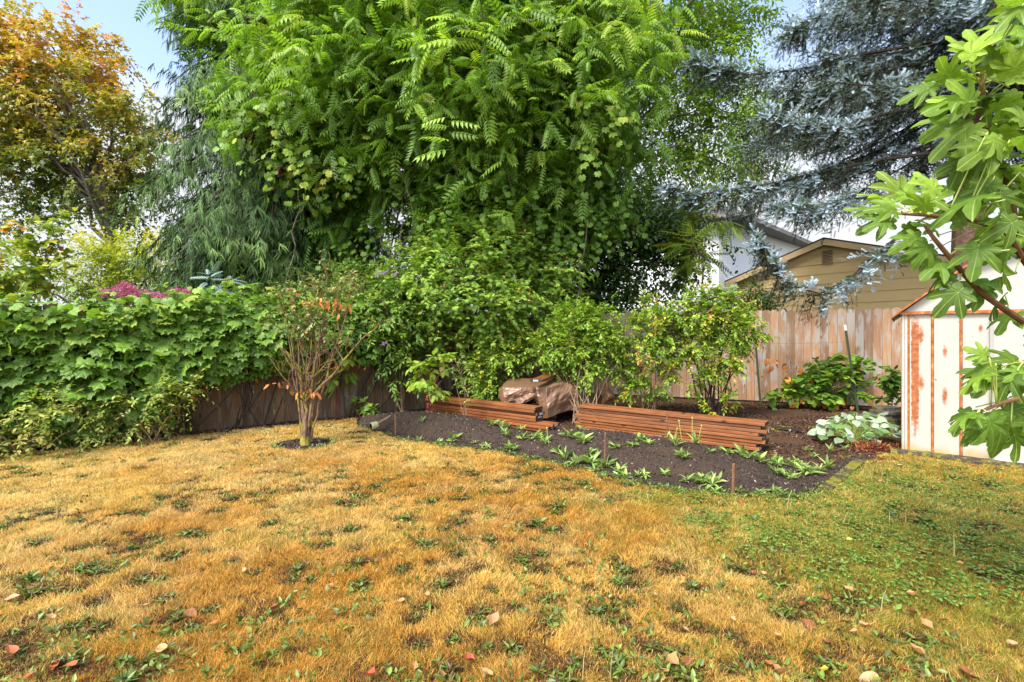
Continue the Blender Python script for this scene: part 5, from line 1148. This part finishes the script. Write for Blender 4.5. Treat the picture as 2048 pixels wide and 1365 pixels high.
for px, py, dy, r in ((612, 765, .05, .042), (640, 650, -.05, .040), (600, 740, .0, .034), (655, 600, .1, .026), (572, 640, .12, .018), (590, 600, .05, .022), (690, 640, -.12, .026), (625, 610, -.1, .024)):
    a = tk + np.array([np.clip((px - 612) * .0008, -.05, .05), R.normal() * .03, -.08]); mid = A(608 + (px - 608) * .42, 770, 6.17); r = r * .60
    e = A(px, py, 6.17 + dy); s = bez(a, mid, e, 10); s[1:-1] += rnds(8) * .008; g.tube(s, np.linspace(r, r * .45, 10) * R.uniform(.9, 1.12, 10), 7)
    for q in range(8):
        i = R.integers(4, 10); d = nrm(np.array([R.normal() * .45, R.normal() * .5, .85])); sbranch(s[i], s[i] + d * R.uniform(.3, .55), r * .45, .004, .05, 1)
a = A(612, 802, 6.15); s = bez(a, A(660, 762, 6.05), A(722, 680, 5.95), 12); s[1:-1] += rnds(10) * .008; g.tube(s, np.linspace(.022, .009, 12), 7)
for i in (5, 7, 8, 9, 10, 11): d = nrm(np.array([R.normal() * .5, R.normal() * .5, .8])); sbranch(s[i], s[i] + d * R.uniform(.15, .35), .010, .003, .03, 1)
s = bez(sb + [-.05, 0, 0], A(597, 720, 6.2), A(562, 585, 6.2), 14); g.tube(s, np.linspace(.010, .005, 14), 5); tips.append(s[-3:])
g.build('trunk', BARKM, t)
tp_ = np.concatenate(tips); hi = tp_[tp_[:, 2] > 1.35]
g = Geo(); k = R.choice(len(hi), 420); n = 420; d = nrm(rnds(n) + [0, 0, .4]); Q, E, N, si = along(hi[k] + rnds(n) * .03, d, R.uniform(.06, .16, n), 5, .3, ang=50)
g.leaves(TS, Q, E, N, R.uniform(.035, .07, len(Q)), R.random(len(Q))); g.build('foliage', SMALLT, t)
g = Geo()
for cx_, cy_, sx, m in ((640, 604, 22, 34), (668, 612, 14, 14), (598, 780, 26, 10), (560, 770, 14, 5), (632, 784, 8, 4)):
    P = np.array([A(cx_ + R.normal() * sx, cy_ + R.normal() * 5, 5.95 + R.normal() * .06) for _ in range(m)]); g.leaves(TN, P, rnds(m) * .6 + [0, 0, -1], rnds(m) * .6 + [0, -1, .2], R.uniform(.06, .10, m), R.random(m) * .8)
g.build('dead_leaves', DEADL, t)

# ---- blueberry-like bushes
bush('leafy_bush', 'dark leaved fruiting bush standing left of the brown tarp', 'bush', A(1000, 806, 8.9) * [1, 1, 0], [B(1000, 720, 8.8, .42), B(960, 745, 8.7, .32), B(1050, 700, 8.8, .35), B(980, 780, 8.6, .24), B(1030, 670, 8.9, .28), B(1000, 690, 8.8, .35)], 190, 6, .2, 10, TS, .066, BLUEB, TWIG, 10, .010, rn=(0, .93), shfrac=.3, splay=.14)
bush('leafy_bush', 'light green bush with a sheaf of straight stems behind the lumber', 'bush', A(1168, 818, 7.75) * [1, 1, 0], [B(1160, 690, 8.1, .48), B(1110, 695, 8.0, .32), B(1210, 690, 8.1, .38), B(1150, 640, 8.3, .34), B(1200, 640, 8.3, .30), B(1115, 725, 8.0, .18), B(1235, 730, 8.1, .22), B(1170, 735, 7.9, .2)], 270, 6, .2, 10, TS, .066, BLUEB, TWIG, 26, .009, rn=(.12, .9), shfrac=.25, splay=.20)
bush('leafy_bush', 'open bush with pale twisting stems between two fuller bushes', 'bush', A(1300, 836, 8.25) * [1, 1, 0], [B(1300, 655, 8.3, .36), B(1270, 700, 8.2, .30), B(1335, 680, 8.3, .34), B(1290, 625, 8.4, .24), B(1275, 745, 8.2, .20), B(1320, 790, 8.1, .14), B(1260, 780, 8.1, .14), B(1340, 740, 8.2, .2)], 150, 5, .18, 10, TS, .066, BLUEB, TWIG, 12, .011, rn=(.08, 1.0), shfrac=.4, splay=.13)
bush('leafy_bush', 'tallest fruiting bush with yellow and red tinted leaves by the cedar fence', 'bush', A(1425, 836, 8.15) * [1, 1, 0], [B(1400, 630, 8.2, .42), B(1450, 650, 8.1, .38), B(1380, 690, 8.2, .32), B(1430, 605, 8.2, .30), B(1490, 665, 8.1, .26), B(1350, 640, 8.2, .28), B(1440, 720, 8.0, .28), B(1400, 760, 8.0, .2), B(1460, 800, 7.9, .14), B(1420, 820, 7.9, .10), B(1495, 630, 8.2, .2)], 270, 5, .18, 10, TS, .066, BLUEB, BARKD, 13, .015, rn=(.15, 1.0), shfrac=.35, splay=.14)
# ---- canes by the cedar fence
bush('raspberry_cane', 'low clump of broad green leaves along the foot of the cedar fence', 'plant', A(1630, 812, 9.25) * [1, 1, 0], [B(1610, 760, 9.2, .30), B(1660, 750, 9.2, .30), B(1690, 735, 9.1, .26), B(1570, 775, 9.2, .20), B(1640, 785, 9.0, .22), B(1700, 780, 9.0, .22), B(1720, 735, 9.1, .10), B(1690, 715, 9.1, .10), B(1545, 790, 9.2, .12)], 78, 3, .16, 5, TH, .12, RASP, TWIG, 9, .006, rn=(.1, 1), lo=.3, shfrac=.5)
t = bpy.data.objects['raspberry_cane']; g = Geo()
for cx_, cy_, sx, sy, m in ((1540, 730, 16, 10, 12), (1590, 745, 20, 10, 8), (1660, 805, 40, 6, 18), (1600, 800, 40, 6, 8)):
    P = np.array([A(cx_ + R.normal() * sx, cy_ + R.normal() * sy, 9.05 + R.normal() * .08) for _ in range(m)]); g.leaves(TH, P, rnds(m) * .5 + [0, 0, -1], rnds(m) * .5 + [0, -1, .2], R.uniform(.05, .13, m), R.random(m))
g.build('dead_leaves', DEADL, t)
b = A(1785, 812, 8.2) * [1, 1, 0]
bush('raspberry_cane', 'small upright leafy cane right beside the shed corner', 'plant', b, [B(1785, 755, 8.2, .16), B(1770, 770, 8.2, .16), B(1795, 785, 8.2, .14), B(1775, 800, 8.1, .12)], 26, 3, .14, 4, TH, .095, RASP, TWIG, 4, .006, rn=(.1, .7), shfrac=.5, splay=.05)
# ---- silver leaved clump and dead tuft at the shed corner
bb = G(1715, 885); t = thing('silver_leaf_plant', 'clump of heart shaped silvery leaves at the shed corner', 'plant', bb); g = Geo(); gs_ = Geo()
for q in range(125):
    a = R.uniform(0, 6.28); rr = math.sqrt(R.random()); e = bb + [math.cos(a) * rr * .52, math.sin(a) * rr * .38, .05 + .27 * (1 - rr ** 2) + R.uniform(0, .06)]
    if q < 6: e = A(R.uniform(1690, 1780), R.uniform(822, 840), 6.4)
    d = nrm(np.array([math.cos(a), math.sin(a), -.25]) + rnds(1)[0] * .3); gs_.tube(bez(bb + [R.normal() * .08, R.normal() * .06, 0], (bb + e) / 2 + [0, 0, .08], e, 5), .0028, 3)
    g.leaves(TH, [e], [d], [np.array([0, -.45, 1.0]) + rnds(1)[0] * .25], R.uniform(.07, .135), clamp01(R.uniform(.1, 1.0)))
g.build('foliage', BRUN, t); gs_.build('stems', FIGP, t)
bd = G(1745, 902); t = thing('dead_tuft', 'rusty red withered tuft at the foot of the shed', 'plant', bd); g = Geo(); n = 520; a = R.uniform(0, 6.28, n); rr = R.random(n)
g.leaves(TN, bd + np.stack([np.cos(a) * rr * .30, np.sin(a) * rr * .14, R.random(n) * .07 + .01], -1), rnds(n) + [0, 0, .4], rnds(n), R.uniform(.03, .09, n), R.random(n) ** 1.5, wid=np.full(n, .5)); g.build('foliage', leafmat('withered', [(0, (.07, .02, .015)), (.6, (.18, .05, .03)), (1, (.40, .22, .09))], .1, .7, .2), t)
# ---- weeds on the soil
def soil_weed(seed, tl, w):
    g = Geo(); t = t_simple(w, .05, .20)
    for c in range(1 + seed % 3):
        nl = 10 + int(R.integers(8)); az = R.uniform(0, 6.28, nl); el = R.uniform(*tl, nl); o = np.array([R.normal() * .55, R.normal() * .4, 0]) * (c > 0)
        D = np.stack([np.cos(az) * np.cos(el), np.sin(az) * np.cos(el), np.sin(el)], -1); N = np.stack([-np.cos(az) * np.sin(el), -np.sin(az) * np.sin(el), np.cos(el)], -1) + rnds(nl) * .45
        g.leaves(t, o + np.stack([np.cos(az) * .04, np.sin(az) * .04, R.uniform(0, .25, nl)], -1), D, N, R.uniform(.4, 1.0, nl) * (1 if c == 0 else .7), R.random(nl))
    return g.mesh('soil_weed', SOILW)
SWM = [soil_weed(k, (.1, 1.0), .13) for k in range(6)]
SWU = [soil_weed(0, (.5, 1.4), .10) for k in range(3)]
sw = [(910, 858, .10, 0), (845, 865, .09, 1), (838, 885, .07, 1), (905, 885, .09, 0), (878, 888, .06, 0), (1000, 868, .09, 0), (985, 872, .10, 0), (1010, 880, .09, 0), (1040, 858, .08, 0), (1045, 893, .11, 0), (1020, 900, .10, 0), (1070, 895, .10, 0), (1090, 905, .09, 0),
      (1130, 890, .15, 1), (1145, 905, .13, 0), (1115, 915, .10, 0), (1165, 915, .12, 0), (1150, 930, .11, 0), (1185, 930, .12, 0), (1215, 935, .11, 0), (1240, 945, .10, 0), (1190, 945, .09, 0), (1250, 960, .09, 0), (1290, 955, .07, 0), (1180, 885, .08, 0), (1265, 925, .06, 0),
      (1330, 950, .07, 0), (1375, 965, .08, 0), (1405, 965, .10, 0), (1425, 975, .11, 0), (1210, 868, .07, 1), (1280, 885, .09, 0), (1295, 888, .07, 0), (1350, 895, .12, 1), (1362, 902, .09, 0), (1390, 895, .10, 1), (1420, 905, .06, 0), (1455, 910, .08, 0), (1485, 915, .11, 1), (1500, 918, .10, 0),
      (1520, 925, .10, 0), (1545, 922, .09, 0), (1555, 930, .08, 0), (1590, 935, .09, 0), (1605, 945, .11, 0), (1620, 950, .11, 0), (1640, 945, .09, 0), (1655, 938, .10, 1), (1550, 950, .08, 0), (1570, 955, .08, 0), (1585, 955, .07, 0), (1480, 985, .06, 0), (1520, 990, .06, 0), (1545, 985, .06, 0), (1430, 988, .06, 0),
      (1160, 868, .07, 0), (1335, 885, .07, 1), (735, 878, .04, 0), (950, 888, .05, 0), (975, 895, .06, 0), (1060, 880, .06, 0), (1230, 925, .07, 0), (1660, 905, .08, 1), (1690, 900, .06, 0), (1630, 915, .06, 0), (1610, 900, .05, 0), (1590, 925, .06, 0)]
for k, (px, py, s, tp__) in enumerate(sw):
    p = G(px, py, .1); z = float(soilz(p[0], p[1])); p = G(px, py, z); p[2] = float(soilz(p[0], p[1]))
    o = place('soil_weed', (SWU if tp__ else SWM)[k % (3 if tp__ else 6)], p, R.uniform(0, 6.28), s * 1.4)
    tag(o, 'upright light green weed tuft on the dark soil' if tp__ else 'light green weed rosette spreading on the dark soil', 'weed', 'upright weed tufts on the soil' if tp__ else 'weed rosettes on the soil')
for k in range(26):
    aa = R.uniform(0, 6.28); p = np.array([ring_c[0] + .36 * math.cos(aa), ring_c[1] + .34 * math.sin(aa), .0]); o = place('ring_weed', SWU[k % 3], p, R.uniform(0, 6.28), R.uniform(.04, .08)); tag(o, 'small weed tuft on the rim of the soil ring', 'weed', 'weeds round the soil ring')
# dry stalks on the bed
g = Geo()
for px, py, h in ((1370, 905, .35), (1383, 905, .38), (1395, 905, .30), (1355, 900, .25), (1100, 900, .25)):
    p = G(px, py, .05); e = p + [R.normal() * .04, R.normal() * .04, h]; g.tube(bez(p, (p + e) / 2 + rnds(1)[0] * .02, e, 6), .0025, 4); sph(g, e, .010)
o = g.build('dry_stalks', FIGP, origin=G(1380, 905)); stuff(tag(o, 'thin pale seed stalks rising from the weeds before the long lumber stack', 'stalks'))

# ---- blue spruce
spb = np.array([8.85, 9.75, 0]); t = thing('blue_spruce', 'large blue spruce with drooping limbs leaning over the garage', 'tree', spb)
gt = Geo(); gt.tube([spb + [.02 * z, 0, z] for z in np.linspace(0, 12, 14)], np.interp(np.linspace(0, 12, 14), [0, 1, 12], [.40, .31, .10]), 12)
gl = Geo(); g = Geo(); SP, SD_, SN, SS, SR = [], [], [], [], []
def spray(a, d, L, bl_):
    n = max(4, int(L / .042)); tt = (np.arange(n) + .5) / n
    P = a + d * (L * tt)[:, None] - np.array([0, 0, 1]) * (.28 * L * tt ** 2)[:, None]
    s = nrm(np.cross(d, (0, 0, 1.0)) + 1e-3); sg = np.where(np.arange(n) % 2 == 0, 1, -1)
    D = d * .75 + s * (sg * .75)[:, None] + rnds(n) * .40 + np.array([0, 0, .12]); D[-1] = d
    SP.append(P); SD_.append(D); SN.append(np.tile(np.array([0, 0, 1.0]), (n, 1)) + rnds(n) * .3); SS.append(R.uniform(.08, .14, n)); SR.append(clamp01(bl_ * (.45 + .6 * tt) + .16 * R.standard_normal(n)))
def spruce_limb(q, r0_, inner=.06, dens=1.0, blue=.75):
    n = len(q); gl.tube(q, np.linspace(r0_ * .8, .008, n), 5); Lq = np.linalg.norm(np.diff(q, axis=0), axis=1).sum(); m = int(Lq * 26 * dens)
    for _ in range(m):
        u_ = inner + (1 - inner) * R.random() ** .8; x = u_ * (n - 1); i = min(int(x), n - 2); a = q[i] + (q[i + 1] - q[i]) * (x - i); T_ = nrm(q[i + 1] - q[i]); s = nrm(np.cross(T_, (0, 0, 1.0))) * R.choice([-1, 1])
        if R.random() < .33: d = nrm(np.array([0, 0, -1.0]) + T_ * .3 + rnds(1)[0] * .25); spray(a, d, R.uniform(.20, .50), R.uniform(.05, .45)); gl.tube(np.array([a, a + d * .45]), [.005, .003], 3, cap=False)
        else: d = nrm(T_ * .6 + s * R.uniform(.3, 1.0) + np.array([0, 0, R.uniform(-.7, .5)])); spray(a, d, R.uniform(.20, .55) * (1.25 - .5 * u_), blue * R.uniform(.40, 1.45))
for q in range(165):
    z = 5.35 + 6.2 * R.random() ** 1.1; az = R.uniform(0, 2 * PI); o = np.array([math.cos(az), math.sin(az), 0]); L = np.interp(z, [2, 5, 8, 11.5], [4.9, 4.6, 3.6, 2.0]) * R.uniform(.75, 1.08)
    if o[1] < -.45: L *= .68
    if o[1] < -.1 and z < 6: z += .7
    a = spb + [.02 * z, 0, z]; e = a + o * L + [0, 0, -.24 * L + R.normal() * .15]; c = a + o * L * .55 + [0, 0, -.30 * L]
    c = c + rnds(1)[0] * .25 + [0, 0, .1 * L]; spruce_limb(bez(a, c, e, 11), .032)
spruce_limb(np.array([spb + [.1, 0, 4.0], A(1845, 440, 9.3), A(1790, 478, 9.0), A(1745, 515, 8.8), A(1695, 560, 8.7), A(1640, 588, 8.6), A(1585, 572, 8.6), A(1555, 540, 8.6), A(1535, 500, 8.6), A(1515, 470, 8.7)]), .035, .16, 1.15, .95)
spruce_limb(np.array([spb + [.1, 0, 5.0], A(1760, 320, 9.4), A(1640, 345, 9.3), A(1540, 368, 9.2), A(1450, 382, 9.2), A(1390, 390, 9.2), A(1335, 372, 9.2)]), .045, .2, 1.2, .9)
spruce_limb(np.array([spb + [.1, 0, 7.2], A(1720, 110, 9.4), A(1600, 140, 9.3), A(1500, 150, 9.2), A(1440, 140, 9.2), A(1385, 118, 9.2)]), .045, .25, 1.1, .8)
spruce_limb(np.array([spb + [.1, 0, 6.0], A(1760, 230, 9.0), A(1680, 260, 8.9), A(1600, 250, 8.8), A(1530, 225, 8.8)]), .045, .2, 1.2, .95)
spruce_limb(np.array([spb + [.1, 0, 7.8], A(1800, 20, 9.0), A(1700, 15, 8.9), A(1620, 40, 8.8), A(1570, 70, 8.8)]), .045, .2, 1.1, .95)
spruce_limb(np.array([spb + [.1, 0, 4.6], A(1780, 390, 8.9), A(1690, 400, 8.8), A(1620, 420, 8.7), A(1560, 415, 8.7)]), .04, .2, 1.2, .75)
g.leaves(TSP, np.concatenate(SP), np.concatenate(SD_), np.concatenate(SN), np.concatenate(SS), np.concatenate(SR)); g.build('crown', SPRUCE, t); gt.build('trunk', BARKR, t); gl.build('limbs', BARKD, t)

# ---- fig tree reaching in from the right
fb = np.array([3.15, 2.75, 0]); t = thing('fig_tree', 'fig tree with large lobed leaves reaching in by the shed', 'tree', fb)
gt = Geo(); fp_ = Geo(); g = Geo()
gt.tube([fb, fb + [.02, 0, .45], fb + [-.02, 0, .9]], [.055, .048, .040], 8)
fork = fb + [-.02, 0, .85]
def fbr(pts, r0_, r1_):
    P = np.array(pts); tt = np.linspace(0, 1, 6 * len(P)); k = np.linspace(0, 1, len(P)); Q = np.stack([np.interp(tt, k, P[:, i]) for i in range(3)], 1)
    for _ in range(2): Q[1:-1] = (Q[:-2] + Q[1:-1] * 2 + Q[2:]) / 4
    gt.tube(Q, np.linspace(r0_, r1_, len(Q)), 7); return Q
brs = [fbr([fork, A(2110, 620, 2.65), A(2035, 460, 2.6), A(2003, 335, 2.5), A(1968, 215, 2.45), A(1962, 150, 2.45)], .024, .010),
       fbr([fork, A(2160, 700, 2.6), A(2048, 645, 2.5), A(1960, 585, 2.42), A(1906, 523, 2.35), A(1870, 480, 2.3), A(1850, 452, 2.3)], .020, .007),
       fbr([A(2080, 560, 2.6), A(2048, 523, 2.5), A(2015, 465, 2.4), A(1951, 441, 2.35), A(1870, 432, 2.3), A(1805, 428, 2.25)], .016, .007),
       fbr([fork, A(2120, 800, 2.4), A(2048, 794, 2.3), A(2000, 808, 2.25), A(1960, 824, 2.25)], .014, .006),
       fbr([fork, A(2150, 420, 2.8), A(2090, 200, 2.8), A(2060, 60, 2.75), A(2050, -30, 2.7)], .022, .010),
       fbr([fork, A(2150, 760, 2.5), A(2090, 730, 2.4), A(2050, 725, 2.35)], .012, .006)]
allb = np.concatenate([b[8:] for b in brs])
fl = [(1940, 170, 150, 110), (1950, 150, 122, 120), (1960, 130, 97, 115), (1985, 130, 68, 130), (1930, 190, 195, 115), (2000, 170, 40, 110), (1940, 205, 175, 140), (1990, 200, 330, 110), (1975, 185, 255, 95), (1920, 235, 192, 120), (1960, 240, 212, 130), (2010, 240, 350, 100),
      (2045, 30, 190, 75), (2055, 10, 200, 110), (2060, 60, 182, 130), (2060, 90, 170, 120), (2050, 150, 110, 100), (2050, 260, 80, 110), (2045, 330, 20, 110), (2000, 290, 182, 150), (1985, 300, 228, 120), (2010, 330, 200, 135), (2020, 280, 10, 100), (2000, 350, 242, 105), (1990, 385, 198, 160), (2010, 400, 262, 115), (2030, 370, 300, 105),
      (1800, 425, 172, 105), (1795, 415, 132, 105), (1810, 405, 102, 115), (1815, 405, 72, 110), (1790, 432, 200, 115), (1830, 442, 245, 90), (1850, 432, 62, 100), (1780, 442, 186, 95), (1860, 430, 120, 90),
      (1850, 470, 198, 105), (1860, 482, 232, 105), (1870, 500, 190, 115), (1890, 520, 202, 110), (1900, 540, 222, 90), (1920, 560, 165, 90), (1880, 470, 150, 100), (1950, 442, 92, 120), (1930, 460, 125, 100), (1960, 480, 238, 135), (1990, 470, 280, 120), (2020, 500, 250, 130), (2030, 545, 198, 120), (1990, 565, 190, 115), (2010, 592, 212, 110), (2040, 622, 200, 115), (1960, 580, 230, 80),
      (1995, 722, 172, 75), (1998, 738, 200, 110), (2012, 732, 216, 120), (2035, 742, 240, 110), (2045, 722, 170, 100), (1965, 824, 250, 110), (1955, 826, 205, 80), (1972, 824, 283, 110), (2005, 815, 262, 135), (2012, 815, 312, 115), (2040, 800, 10, 90), (2022, 850, 280, 110), (1975, 830, 226, 110), (2050, 790, 250, 120),
      (2055, 420, 250, 120), (2060, 480, 180, 110), (2060, 350, 150, 110), (1975, 265, 300, 100), (1925, 215, 160, 100), (1955, 165, 135, 105)]
fl = fl + [(px + R.normal() * 22, py + R.normal() * 22, ang + R.normal() * 35, Lp * .9) for px, py, ang, Lp in fl if py < 430] + [(px + R.normal() * 12, py + R.normal() * 10, ang + R.normal() * 25, Lp * .8) for px, py, ang, Lp in fl if py > 640][:9]
for px, py, ang, Lp in fl:
    Y = R.uniform(2.15, 2.6); p = A(px, py, Y); a = math.radians(ang + R.uniform(-8, 8)); dd = np.array([math.cos(a), R.uniform(-.35, .35), math.sin(a) - .08]); src = near(p, allb)
    N = np.array([R.normal() * .45, -.45 + R.normal() * .45, .85 + R.normal() * .3]); S = Lp / F * Y * R.uniform(.60, .80)
    pet = bez(src, (src + p) / 2 + [0, 0, .02], p, 6); g.tube(pet, np.linspace(.0038, .0026, 6), 5, mi=1)
    g.leaves(TF, [p], [dd], [N], S, clamp01(.25 + .4 * R.random() + .3 * (dd[2] > .3) + .15 * (py < 350)), wid=np.array([R.uniform(.85, 1.1)]))  # upward and upper leaves get a lighter colour to look lit
k = R.choice(len(allb), 26); P = allb[k] + rnds(26) * .05; ok = (P[:, 0] / P[:, 1] > .90) & (P[:, 2] > 1.5); P = P[ok]; n = len(P)
g.leaves(TF, P + rnds(n) * .06, rnds(n) + [-.2, .2, -.1], rnds(n) * .5 + [0, -.4, .8], R.uniform(.15, .20, n), R.random(n) * .6)
k = R.choice(len(allb), 150); P = allb[k] + rnds(150) * .10 + [.15, 0, .05]; ok = (P[:, 0] / P[:, 1] > 1.10) & (P[:, 2] > 1.05); P = P[ok]; n = len(P)
g.leaves(TF, P, rnds(n) + [.4, 0, -.1], rnds(n) * .5 + [0, -.4, .8], R.uniform(.15, .22, n), R.random(n))
g.build('foliage', [FIG, FIGP], t, smooth=True); gt.build('trunk', FIGB, t)
for px, py in ((1958, 205), (1978, 218), (1985, 196), (1945, 225)):
    g = Geo(); sph(g, np.zeros(3), 1.0, 8); me = g.V[0] * [.016, .016, .022] + A(px, py, 2.42); g.V[0] = me; g.build('fig_fruit', FIGF, t, smooth=True)
